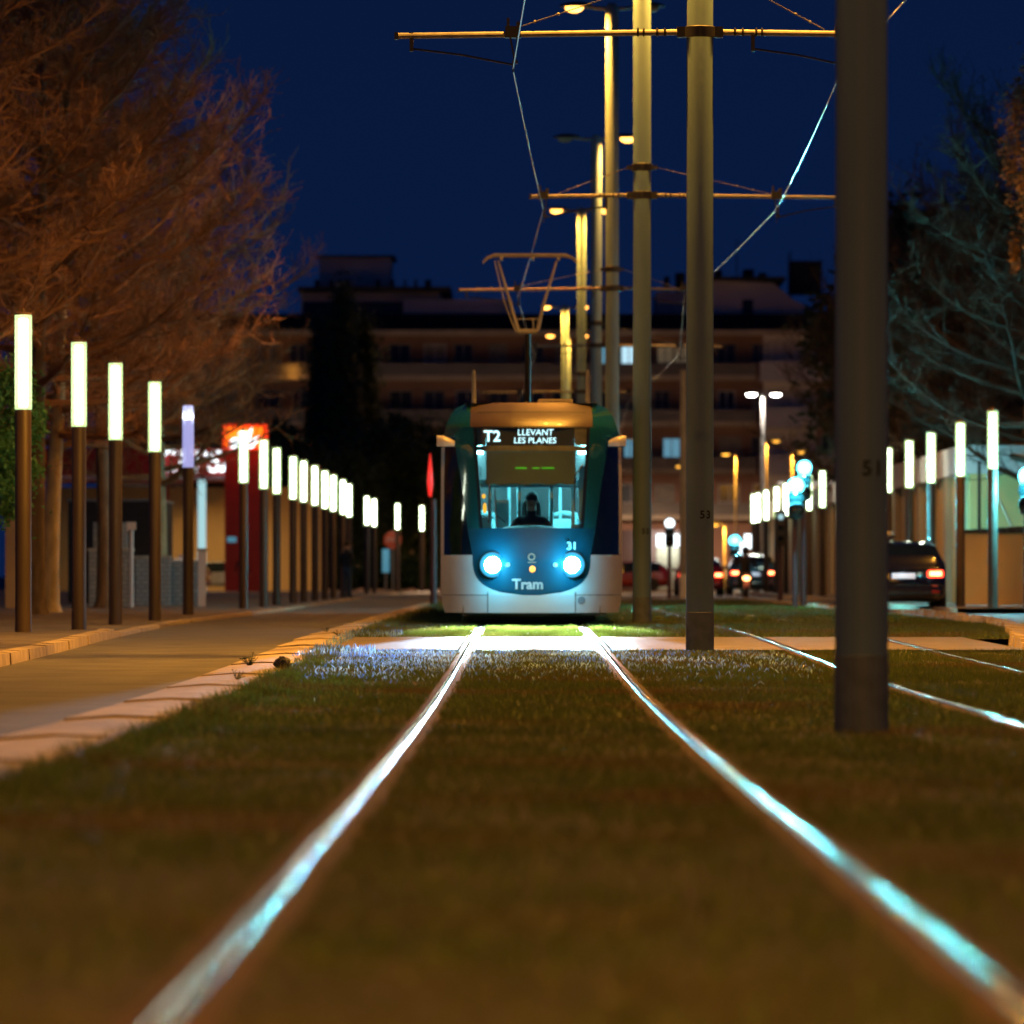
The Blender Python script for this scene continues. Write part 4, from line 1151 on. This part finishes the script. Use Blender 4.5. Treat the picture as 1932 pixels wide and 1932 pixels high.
MB().box(xa-6, xb_+3, 9, 9.3, 0, 5.0).build('back_wall', M['ochre'], ps, smooth=False)
light('canopy_light', 'AREA', ((xa+xb_)/2, 4, 4.2), 260, (1,.6,.25), ps, (0,0,0), 3)
pmp = MB(); pmp.rbox(atx(330,d),atx(345,d),2.,2.6,0,1.7,.05); pmp.build('fuel_pump', M['pale'], ps)
d = 219
tt = thing('petrol_totem', 'red petrol station totem with a glowing orange sign and white emblem', 'sign totem', (0,d,0))
MB().box(atx(424,d),atx(491,d),0,.6,0,atz(849,d)).build('column', M['red'], tt, smooth=False)
sg = MB().box(atx(420.5,d),atx(503.5,d),-.15,.75,atz(847.5,d),atz(801,d)).build('sign_box', M['redglow'], tt, smooth=False)
MB().box(atx(425,d),atx(498.5,d),-.17,-.15,atz(843,d),atz(806,d)).build('sign_panel', M['orangeglow'], sg, smooth=False)
def pg_(pts): return [(atx(377.4+.2383*x,d), atz(754.7+.2383*y,d)) for x, y in pts]
eb = MB()
eb.prism(pg_([(350,300),(372,252),(412,215),(412,262),(392,310),(470,288),(462,325),(440,350),(395,352),(440,368),(400,385),(345,372),(300,380),(240,384),(232,362),(262,350),(236,330),(262,302),(318,300),(300,270),(335,240)]), -.20, -.18)
eb.build('emblem', M['whiteglow'], sg, smooth=False)
MB().box(atx(429,d),atx(446,d),-.03,-.005,atz(1023,d),atz(1013,d)).build('small_plate', M['bluesign'], tt, smooth=False)
light('sign_light', 'POINT', (atx(462,d),-1.2,atz(825,d)), 60, (1,.1,.02), tt, size=.5)
d = 221; sb_ = thing('shop_banner', 'dull orange fascia board behind the glowing lamp posts', 'signboard', (0,d,0))
MB().box(atx(545,d),atx(604,d),0,.2,atz(945,d),atz(878,d)).build('board', M['stopred'], sb_, smooth=False)
for u in (550,598): MB().box(atx(u,d)-.1,atx(u,d)+.1,.05,.25,0,atz(945,d)).build('post', M['galv'], sb_, smooth=False)

# left low walls
def wall(name, label, u0, u1, v0, d, m, th=.25, cat='wall', base=0., cap=None):
    t = thing(name, label, cat, (0,d,base)); 
    MB().box(atx(u0,d),atx(u1,d),0,th,0,atz(v0,d)-base).build('panel', m, t, smooth=False)
    if cap: MB().box(atx(u0,d)-.03,atx(u1,d)+.03,-.03,th+.03,atz(v0,d)-base+.001,atz(v0,d)-base+.07).build('coping', cap, t, smooth=False)
    return t
wall('block_wall', 'grey block wall behind the second and third lamp posts', 168, 250, 1040, 112, M['brick'], cap=M['concrete'])
wall('block_pier', 'tall purple grey block pier behind the second lamp post', 176, 240, 985, 114, M['brick'])
wall('block_wall', 'low grey block wall between the third and fifth lamp posts', 318, 372, 1062, 118, M['brick'], cap=M['concrete'])
wall('block_wall', 'stepped grey wall with pale cap behind the fourth lamp post', 255, 320, 1054, 116, M['brick'], cap=M['concrete'])
wall('gate_pier', 'pale gate pier right of the broken lamp post', 374, 387, 1040, 113, M['pale'], cap=M['concrete'])
wall('kiosk', 'pale boarded kiosk at the left edge behind the nearest lamp post', 10, 62, 960, 108, M['ochre2'], th=2.2, cat='kiosk', cap=M['dark'])
wall('shed', 'dark low building behind the left walls', 128, 300, 946, 128, M['roofdark'], th=5, cat='shed', cap=M['slate'])
wall('shed', 'flat dark building filling the gap below the petrol canopy', 300, 420, 1020, 246, M['roofdark'], th=5, cat='shed')
dp = thing('drainpipe', 'cyan lit drainpipe standing by the grey block wall', 'pipe', (atx(248,111.6), 111.6, 0))
MB().lathe([(.05,0),(.05,atz(992,111.6))], seg=10).build('pipe', M['cyanglow'] if False else M['pale'], dp); MB().box(-.1,.1,-.08,.08,atz(992,111.6)-.1,atz(985,111.6)).build('hopper', M['pale'], dp, smooth=False)

# right ochre building and shop
d0 = 112
ow = thing('ochre_building', 'long ochre warehouse with vertical ribs along the right pavement', 'building', (10.5, d0, .08))
MB().box(0,7,0,96,0,3.05).build('wall', M['ochre'], ow, smooth=False)
for k in range(24):
    y = .6+4*k; MB().box(-.14,-.003,y,y+.9,0,3.05).build('rib', M['ochre2'], ow, smooth=False)
MB().box(-.22,7.1,-.1,96,3.053,3.72).build('fascia', M['pale'], ow, smooth=False)
lw = thing('low_wall', 'low ochre garden wall with a ridged top behind the blue lit lamp post', 'wall', (0,108,.08))
MB().box(10.0,11.75,0,.2,0,1.62).build('panel', M['ochre'], lw, smooth=False)
cpw = MB()
for k in range(9): cpw.box(9.98+.2*k,10.16+.2*k,-.05,.25,1.622,1.70+.012*k)
cpw.build('coping', M['dark'], lw, smooth=False)
hb = thing('hut', 'dark opening with a slanted awning pole above the low ochre wall', 'awning', (0,109.5,.08))
MB().box(10.45,10.52,0,.1,1.6,3.3).build('mast', M['dark'], hb, smooth=False); MB().tube([(10.62,-.3,3.0),(11.15,-.9,1.75)], .035, 8).build('awning_pole', M['ochre2'], hb)
bb = thing('brick_corner', 'pale tiled building corner behind the far right lamp posts', 'building', (0,205,0))
MB().box(atx(1470,205),atx(1575,205),0,6,0,atz(915,205)).build('wall', M['ochre2'], bb, smooth=False)
MB().box(atx(1468,205),atx(1577,205),-.15,6.1,atz(915,205)+.002,atz(909,205)).build('roof', M['slate'], bb, smooth=False)
for u in (1490,1530,1556): MB().box(atx(u,205),atx(u+13,205),-.05,-.002,.1,atz(1010,205)).build('door', M['ochre'], bb, smooth=False)
d = 236; sh = thing('corner_shop', 'small shop with two white glowing sign panels under pale shutters', 'shop', (0,d,0))
MB().box(atx(1170,d),atx(1306,d),.1,8,0,atz(1000,d)).build('wall', M['brown'], sh, smooth=False)
for u0,u1 in ((1239,1263),(1266,1281)):
    MB().box(atx(u0,d),atx(u1,d),-.15,.09,atz(1031,d),atz(1008,d)).build('sign_panel', M['whiteglow'], sh, smooth=False)
    MB().box(atx(u0,d),atx(u1,d),0.03,.09,0,atz(1032,d)).build('shutter', M['ochre2'], sh, smooth=False)
light('sign_light', 'AREA', (atx(1260,d),-1.0,atz(1020,d)), 60, (.8,.95,1), sh, (math.radians(90),0,0), 1.5)
d = 248; ws_ = thing('lit_sign', 'white glowing sign panels above the dark blue hatchback', 'sign', (0,d,0))
for u0,u1,v0,v1,m in ((1405,1419,1008,1035,M['whiteglow']),(1395,1412,1024,1048,M['whiteglow']),(1379,1394,1034,1060,M['stopred'])):
    MB().box(atx(u0,d),atx(u1,d),0,.2,atz(v1,d),atz(v0,d)).build('sign_panel', m, ws_, smooth=False)
for u in (1386,1410): MB().box(atx(u,d)-.06,atx(u,d)+.06,.22,.3,0,atz(1025,d)).build('post', M['galv'], ws_, smooth=False)

# ------------------------------------------------------------------ apartment block
D = 300
ab = thing('apartment_block', 'long brown brick apartment block with pale balcony slabs across the background', 'building', (0,D,0))
AX0, AX1 = atx(206,D), atx(1796,D)
MB().box(AX0,AX1,0,14,-.2,atz(628,D)).build('wall', M['brown'], ab, smooth=False)
MB().box(AX0,AX1,1.2,13,atz(628,D)+.002,atz(590,D)).build('roof', M['roofdark'], ab, smooth=False)
MB().box(AX0-.4,AX1+.4,-1.1,0-.003,atz(633,D),atz(624,D)).build('cornice', M['slabedge'], ab, smooth=False)
lev = [713,800,889,976]
for v in lev:
    sl_ = MB().box(AX0,atx(1425,D),-1.1,-.003,atz(v+5,D),atz(v-4,D)).build('balcony_slab', M['slabedge'], ab, smooth=False)
    MB().box(AX0,atx(1425,D),-1.1,-1.0,atz(v-4,D)+.002,atz(v-26,D)).build('parapet', M['parapet'], sl_, smooth=False)
for v in lev:
    s2 = MB().box(atx(1432,D),atx(1600,D),-1.3,-.003,atz(v+8,D),atz(v-2,D)).build('balcony_slab', M['paleblue'], ab, smooth=False)
    MB().box(atx(1432,D),atx(1600,D),-1.3,-1.2,atz(v-2,D)+.002,atz(v-30,D)).build('parapet', M['paleblue'], s2, smooth=False)
pv = MB()
for k in range(4): pv.box(atx(1440,D),atx(1540,D),-.06,-.003,atz(lev[k]-32,D),atz(lev[k]-80,D))
pv.build('loggia_wall', M['pale'], ab, smooth=False)
rw = random.Random(11)
def window(u0,u1,v0,v1,pm,fm='shutter'):
    fw = MB(); x0,x1,z0_,z1_ = atx(u0,D),atx(u1,D),atz(v1,D),atz(v0,D)
    fw.box(x0-.07,x0,-.08,-.006,z0_-.07,z1_+.07); fw.box(x1,x1+.07,-.08,-.006,z0_-.07,z1_+.07); fw.box(x0,x1,-.08,-.006,z1_,z1_+.07); fw.box(x0,x1,-.08,-.006,z0_-.07,z0_)
    xm_ = (x0+x1)/2; fw.box(xm_-.03,xm_+.03,-.075,-.032,z0_,z1_)
    w = fw.build('window', M[fm], ab, smooth=False)
    MB().add([(x0,-.03,z0_),(x1,-.03,z0_),(x1,-.03,z1_),(x0,-.03,z1_)], [(0,1,2,3)]).build('pane', M[pm], w, smooth=False)
special = [(1173,1200,652,707,'winlit2'),(1135,1151,653,701,'winlit'),(1241,1269,650,684,'winbeige'),(1273,1301,650,684,'winbeige'),(1178,1200,828,864,'winlit'),(1252,1282,828,864,'winlit'),(1290,1310,830,866,'winlit')]
for sp in special: window(*sp)
for v in [625]+lev[:3]:
    for u in range(240, 1420, 62):
        a, b = u+rw.uniform(-4,4), u+30+rw.uniform(-3,12); v0, v1 = v+26, v+58
        if any(a < s[1]+6 and b > s[0]-6 and abs(v0-s[2]) < 40 for s in special): continue
        window(a, b, v0, v1, 'winpane' if rw.random() < .6 else 'shutter', 'shutter' if rw.random() < .5 else 'paleblue')
    for u in (1450, 1490, 1550): window(u, u+26, v+22, v+56, 'winpane', 'paleblue')
light('wall_light', 'POINT', (atx(553,D), -1.6, atz(700,D)), 25, SODIUM, ab, size=.2)
wl_ = MB().ball((atx(553,D+0), -.9, atz(696,D)), .25,.15,.14, 10, 6).build('wall_lamp', M['amber'], ab)
# penthouses
MB().box(atx(565,D),atx(830,D),2,11,atz(590,D)+.002,atz(548,D)).build('penthouse', M['paleblue'], ab, smooth=False)
MB().box(atx(570,D),atx(826,D),1.9,1.998,atz(590,D),atz(566,D)).build('penthouse_window', M['winpane'], ab, smooth=False)
MB().box(atx(560,D),atx(850,D),1.4,11.2,atz(548,D)+.002,atz(538,D)).build('penthouse_roof', M['roofdark'], ab, smooth=False)
MB().box(atx(597,D),atx(734,D),4,9,atz(538,D)+.004,atz(478,D)).build('stair_tower', M['pale'], ab, smooth=False)
MB().box(atx(592,D),atx(742,D),3.8,9.2,atz(478,D)+.002,atz(474,D)).build('tower_roof', M['roofdark'], ab, smooth=False)
MB().box(atx(760,D),atx(965,D),1.6,11,atz(590,D)+.002,atz(562,D)).build('penthouse', M['pale'], ab, smooth=False)
for u, w in ((590,9),(618,8),(648,10),(706,9),(733,9),(760,4),(780,5),(800,12)): MB().box(atx(u,D),atx(u+w,D),2.5,3.4,atz(538,D)+.004,atz(523,D)).build('roof_unit', M['dark'], ab, smooth=False)
rp_ = MB().prism([(atx(1330,D),atz(590,D)+.003),(atx(1560,D),atz(590,D)+.003),(atx(1500,D),atz(562,D)),(atx(1462,D),atz(530,D)),(atx(1350,D),atz(526,D)),(atx(1330,D),atz(540,D))], 2, 11)
rp_.build('penthouse', M['pale'], ab, smooth=False)
MB().box(atx(1322,D),atx(1485,D),1.4,11.2,atz(526,D)+.002,atz(519,D)).build('penthouse_roof', M['roofdark'], ab, smooth=False)
MB().box(atx(1403,D),atx(1424,D),1.92,1.997,atz(588,D),atz(562,D)).build('penthouse_window', M['winpane'], ab, smooth=False)
MB().box(atx(1240,D),atx(1335,D),3,11,atz(590,D)+.002,atz(545,D)).build('penthouse', M['paleblue'], ab, smooth=False)
for u, v, w in ((1355,500,14),(1410,498,20),(1440,505,14),(1500,482,60),(1258,512,10),(1280,505,18)): MB().box(atx(u,D),atx(u+w,D),5,7,atz(545,D),atz(v,D)).build('chimney', M['roofdark'], ab, smooth=False)
for u, v in ((1397,440),(1496,470),(900,528),(1500,462)): MB().tube([(atx(u,D),5,atz(560,D)),(atx(u,D),5,atz(v,D))], .04, 5).build('antenna', M['dark'], ab)

# ------------------------------------------------------------------ trees
def bare_tree(seed, H=15.5, rad=4.9, z_low=3.2, nl=46, lean=(0,0), twigs=9, leaf=.5, r0=.19, upsweep=1.0):
    r = random.Random(seed)
    tr = MB(); cr = MB()
    pts = []; rads = []
    for i in range(9):
        t = i/8; pts.append(Vector((lean[0]*t+.12*math.sin(t*5+seed), lean[1]*t+.1*math.cos(t*4), H*.80*t))); rads.append(r0*(1.28 if i == 0 else 1)*(1-.86*t))
    tr.tube([pts[0], pts[0].lerp(pts[1],.12), pts[0].lerp(pts[1],.4)]+pts[1:], [r0*1.5, r0*1.12, r0]+rads[1:], 12)
    def trunk_at(z):
        t = min(.999, z/(H*.8))*8; i = int(t); return pts[i].lerp(pts[i+1], t-i)
    V = cr.v; Fc = cr.f
    def tw(poly, rr0, rr1, seg=3):
        cr.tube(poly, [rr0+(rr1-rr0)*k/(len(poly)-1) for k in range(len(poly))], seg, False)
    def leafq(p, s):
        a = Vector((r.gauss(0,1),r.gauss(0,1),r.gauss(0,1))).normalized(); b = a.orthogonal().normalized()
        o = len(V); V.extend([tuple(p-a*s), tuple(p+b*s*.5), tuple(p+a*s), tuple(p-b*s*.5)]); Fc.append((o,o+1,o+2,o+3))
    for i in range(nl):
        t = (i+r.random())/nl; z = z_low + (H*.76-z_low)*t
        base = trunk_at(z); ang = i*2.399+r.uniform(-.4,.4)
        L = rad*(1.0-.52*max(0,(t-.35)/.65)**1.3)*r.uniform(.72,1.12)
        if t < .12: L *= .85
        e0 = r.uniform(-.12,.30)+t*.45; e1 = e0 + r.uniform(.35,.85)*upsweep
        n = 9; p = base.copy(); poly = [p.copy()]
        for k in range(n):
            s = k/(n-1); e = e0+(e1-e0)*s**1.5; a2 = ang + r.uniform(-.12,.12)
            p = p + Vector((math.cos(a2)*math.cos(e), math.sin(a2)*math.cos(e), math.sin(e)))*(L/n); poly.append(p.copy())
        rb0 = .075*(1-.5*t)+.016
        tw(poly, rb0, .008, 5)
        nb = int(13+L*3)
        for b in range(nb):
            s = .10+.90*(b+r.random())/nb; q = s*n; k = min(n-1,int(q)); p0 = poly[k].lerp(poly[k+1], q-k)
            dr = (poly[k+1]-poly[k]).normalized()
            sd = Vector((r.gauss(0,1),r.gauss(0,1),r.gauss(.15,.7))).normalized()
            dv = (dr*.75+sd*.8).normalized(); l2 = r.uniform(.45,1.5)*(1.15-.5*s)
            pl2 = [p0]; dd = dv.copy()
            for m_ in range(4):
                dd = (dd + Vector((r.gauss(0,.12),r.gauss(0,.12),.10*upsweep+r.gauss(0,.12)))).normalized(); pl2.append(pl2[-1]+dd*l2/4)
            tw(pl2, .019, .007, 3)
            for c in range(twigs):
                s3 = r.uniform(.1,1)*3.99; k3 = int(s3); p3 = pl2[k3].lerp(pl2[k3+1], s3-k3)
                d3 = ((pl2[k3+1]-pl2[k3]).normalized()*.8+Vector((r.gauss(0,1),r.gauss(0,1),r.gauss(.1,.8))).normalized()).normalized()
                l3 = r.uniform(.12,.5); p4 = p3+d3*l3*.5+Vector((0,0,.02)); p5 = p4+(d3+Vector((r.gauss(0,.3),r.gauss(0,.3),.25+r.gauss(0,.2)))).normalized()*l3*.5
                tw([p3,p4,p5], .0068, .004, 3)
                for _ in range(3):
                    if r.random() < leaf: leafq(p4.lerp(p5, r.random())+Vector((r.gauss(0,.02),r.gauss(0,.02),r.gauss(0,.02))), r.uniform(.014,.03))
    return tr, cr
def tree_obj(name, label, loc, rz, data, bm, cm, group, scale=1.):
    t = thing(name, label, 'tree', loc, rz, group); t.scale = (scale,)*3
    a = data[0].build('trunk', bm, t); b = data[1].build('crown', cm, t, smooth=False)
    return t
GT = 'bare trees along the left pavement'
A = bare_tree(5, nl=52, twigs=10, leaf=.8); B = bare_tree(23, H=16, rad=5.2, z_low=3.6, nl=54, twigs=10, leaf=.8)
tA = tree_obj('bare_tree', 'bare tree with a pale lit trunk right of the nearest lamp post', (atx(106,96), 96, 0), .4, A, M['litbark'], M['twig'], GT)
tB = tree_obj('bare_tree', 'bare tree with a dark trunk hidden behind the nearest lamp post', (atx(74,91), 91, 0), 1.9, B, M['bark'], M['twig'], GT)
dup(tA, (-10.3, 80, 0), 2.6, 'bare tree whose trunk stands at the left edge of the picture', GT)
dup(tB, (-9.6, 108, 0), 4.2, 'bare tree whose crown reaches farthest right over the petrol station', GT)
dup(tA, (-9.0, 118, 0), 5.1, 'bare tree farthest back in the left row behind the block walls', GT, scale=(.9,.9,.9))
C = bare_tree(41, H=14, rad=5.2, z_low=2.8, nl=40, twigs=8, leaf=.9)
GR = 'dark trees along the right pavement'
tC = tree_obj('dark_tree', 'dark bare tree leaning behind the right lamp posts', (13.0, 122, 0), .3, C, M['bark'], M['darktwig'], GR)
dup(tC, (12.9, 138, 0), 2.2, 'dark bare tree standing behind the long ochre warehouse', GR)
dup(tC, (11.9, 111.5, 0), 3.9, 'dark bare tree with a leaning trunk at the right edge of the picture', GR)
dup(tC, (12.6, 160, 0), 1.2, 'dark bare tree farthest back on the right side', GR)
def leafy(seed, rx, ry, rz, zc, n, size, clumps=40, conical=False, z0=.5):
    r = random.Random(seed); cr = MB(); V = cr.v; Fc = cr.f; cs_ = []
    for _ in range(clumps):
        while True:
            p = Vector((r.uniform(-1,1),r.uniform(-1,1),r.uniform(-1,1)))
            if p.length < 1 and p.length > .25: break
        if conical:
            h = r.random()**1.1; w = (1-h)*.95+.06; a = r.uniform(0,2*PI); q = math.sqrt(r.random()); p = Vector((math.cos(a)*w*q, math.sin(a)*w*q, h*2-1))
        cs_.append((p, r.uniform(.13,.34)))
    for i in range(n):
        c, s = cs_[i % clumps]
        p = c + Vector((r.gauss(0,1),r.gauss(0,1),r.gauss(0,1)))*s*.55
        p = Vector((p.x*rx, p.y*ry, zc+p.z*rz)); a = Vector((r.gauss(0,1),r.gauss(0,1),r.gauss(0,1))).normalized(); b = a.orthogonal().normalized()
        k = size*r.uniform(.6,1.3); o = len(V)
        V.extend([tuple(p-a*k), tuple(p+b*k*.45), tuple(p+a*k), tuple(p-b*k*.45)]); Fc.append((o,o+1,o+2,o+3))
    tr = MB(); tr.tube([(0,0,0),(.03,0,zc*.5),(0,.03,zc+rz*.4)], [rx*.07+.03,rx*.055+.02,.02], 10)
    for k in range(7):
        a = r.uniform(0,6.3); tr.tube([(0,0,zc-rz*.6+rz*.15*k),(math.cos(a)*rx*.6,math.sin(a)*ry*.6,zc-rz*.3+rz*.15*k)], [.02+rx*.012,.01], 5)
    return tr, cr
ev = leafy(3, 1.0, 1.1, 1.45, 2.85, 15000, .055, 60)
tree_obj('evergreen_tree', 'small leafy evergreen lit green beside the nearest lamp post', (-8.55, 74, 0), 0, ev, M['bark'], M['leafgreen'], 'evergreens')
GB = 'dark evergreens in front of the apartment block'
cn = leafy(8, 2.1, 2.1, 7.0, 8.0, 16000, .17, 90, True)
tcn = tree_obj('cypress_tree', 'tall dark cypress rising before the apartment block', (atx(648,258), 258, 0), 0, cn, M['bark'], M['conifer'], GB)
dup(tcn, (atx(606,262), 262, 0), 2, 'slightly shorter cypress left of the tall dark cypress', GB, (1.0,1.0,.9))
dup(tcn, (atx(686,264), 264, 0), 4, 'cypress right of the tall dark cypress and behind it', GB, (1.1,1.1,.92))
rn = leafy(9, 2.8, 2.8, 3.7, 5.2, 15000, .18, 70)
trn = tree_obj('evergreen_tree', 'round dark evergreen above the red petrol totem', (atx(505,250), 250, 0), 0, rn, M['bark'], M['conifer'], GB)
for u, dd, sc, lab in ((575,252,.9,'dark evergreen between the petrol totem and the cypresses'),(706,250,.95,'dark evergreen right of the cypresses above the far lamp posts'),(770,254,1.05,'dark evergreen just left of the tram roof'),(640,244,.8,'dark bushy evergreen below the cypresses'),(820,256,.9,'dark evergreen partly hidden behind the tram'),(445,256,.95,'dark evergreen behind the petrol canopy')):
    dup(trn, (atx(u,dd), dd, 0), R.uniform(0,6), lab, GB, (sc,sc,sc))
for x_, y_, sc, lab in ((15.5,150,1.35,'dark full evergreen behind the ochre warehouse roof'),(17.5,128,1.3,'dark full evergreen behind the right lamp posts at the edge'),(14.2,172,1.45,'dark full evergreen beyond the far right lamp posts')):
    dup(trn, (x_, y_, 0), R.uniform(0,6), lab, GR, (sc,sc,sc*1.1))
hg = leafy(12, 1.3, .8, .62, .66, 6000, .10, 40)
hp_ = hg[1].build('hedge', M['hedge'], smooth=False, loc=(atx(725,238), 238, 0)); tag(hp_, 'dark hedge behind the stop sign', 'hedge', 'dark hedges at the end of the street')
for u, dd, lab in ((790,236,'dark hedge beside the red signal post'),(640,240,'dark hedge behind the far left lamp posts'),(560,242,'dark hedge right of the petrol totem'),(860,238,'dark hedge hidden behind the tram side')):
    o = hp_.copy(); COL.objects.link(o); o.location = (atx(u,dd),dd,0); o.rotation_euler = (0,0,R.uniform(-.2,.2)); o.scale = (1.3,1,1.2); o['label'] = lab

# leaves lit orange at the right edge
orl = leafy(31, .8, .8, 2.6, 9.0, 5200, .07, 26)
tree_obj('leafy_tree', 'tree with orange lit leaves at the upper right edge', (atx(1962,100), 100, 0), 0, orl, M['bark'], foliage('autumn_leaves', (.10,.06,.03), (.22,.13,.06), 2, .3), GR)
street_lamp(2075, 120, 95, 'sodium street lamp standing beyond the right edge of the picture', (-1,), M['sodium'], 900, SODIUM, arm=.6)

# ------------------------------------------------------------------ sky and camera
w = bpy.data.worlds.new('World'); scene.world = w; w.use_nodes = True
nt = w.node_tree; bg = nt.nodes['Background']
sky = nt.nodes.new('ShaderNodeTexSky'); sky.sky_type = 'NISHITA'; sky.sun_disc = False
sky.sun_elevation = math.radians(-1); sky.sun_rotation = math.radians(90)
sky.altitude = 100; sky.air_density = 1.0; sky.dust_density = .3; sky.ozone_density = 6.0
tcw = nt.nodes.new('ShaderNodeTexCoord'); mpw = nt.nodes.new('ShaderNodeMapping'); mpw.vector_type = 'POINT'
mpw.inputs['Location'].default_value = (0, 0, .70)
nt.links.new(tcw.outputs['Generated'], mpw.inputs['Vector']); nt.links.new(mpw.outputs['Vector'], sky.inputs['Vector'])
mxw = nt.nodes.new('ShaderNodeMixRGB'); mxw.blend_type = 'MULTIPLY'; mxw.inputs[0].default_value = 1; mxw.inputs[2].default_value = (1, 1.45, 1, 1)
nt.links.new(sky.outputs['Color'], mxw.inputs[1]); nt.links.new(mxw.outputs['Color'], bg.inputs['Color']); bg.inputs['Strength'].default_value = .31

cam = bpy.data.cameras.new('camera'); co = bpy.data.objects.new('camera', cam); COL.objects.link(co)
co.location = (0,0,ZC); co.rotation_euler = (PI/2,0,0)
cam.sensor_width = 36; cam.lens = F/N*36; cam.clip_end = 4000; cam.clip_start = .5
cam.shift_x = -(U0-N/2)/N; cam.shift_y = (V0-N/2)/N
cam.dof.use_dof = True; cam.dof.focus_distance = 47; cam.dof.aperture_fstop = cam.lens/63.
cam.dof.aperture_blades = 0
scene.camera = co
scene.view_settings.view_transform = 'Standard'; scene.view_settings.look = 'None'
scene.view_settings.exposure = 0; scene.view_settings.gamma = 1
c = scene.cycles
c.use_denoising = True
try: c.denoiser = 'OPENIMAGEDENOISE'
except Exception: pass
c.use_light_tree = True; c.max_bounces = 6; c.diffuse_bounces = 2; c.glossy_bounces = 3; c.transparent_max_bounces = 12; c.transmission_bounces = 4
c.sample_clamp_indirect = 6; c.caustics_reflective = False; c.caustics_refractive = False
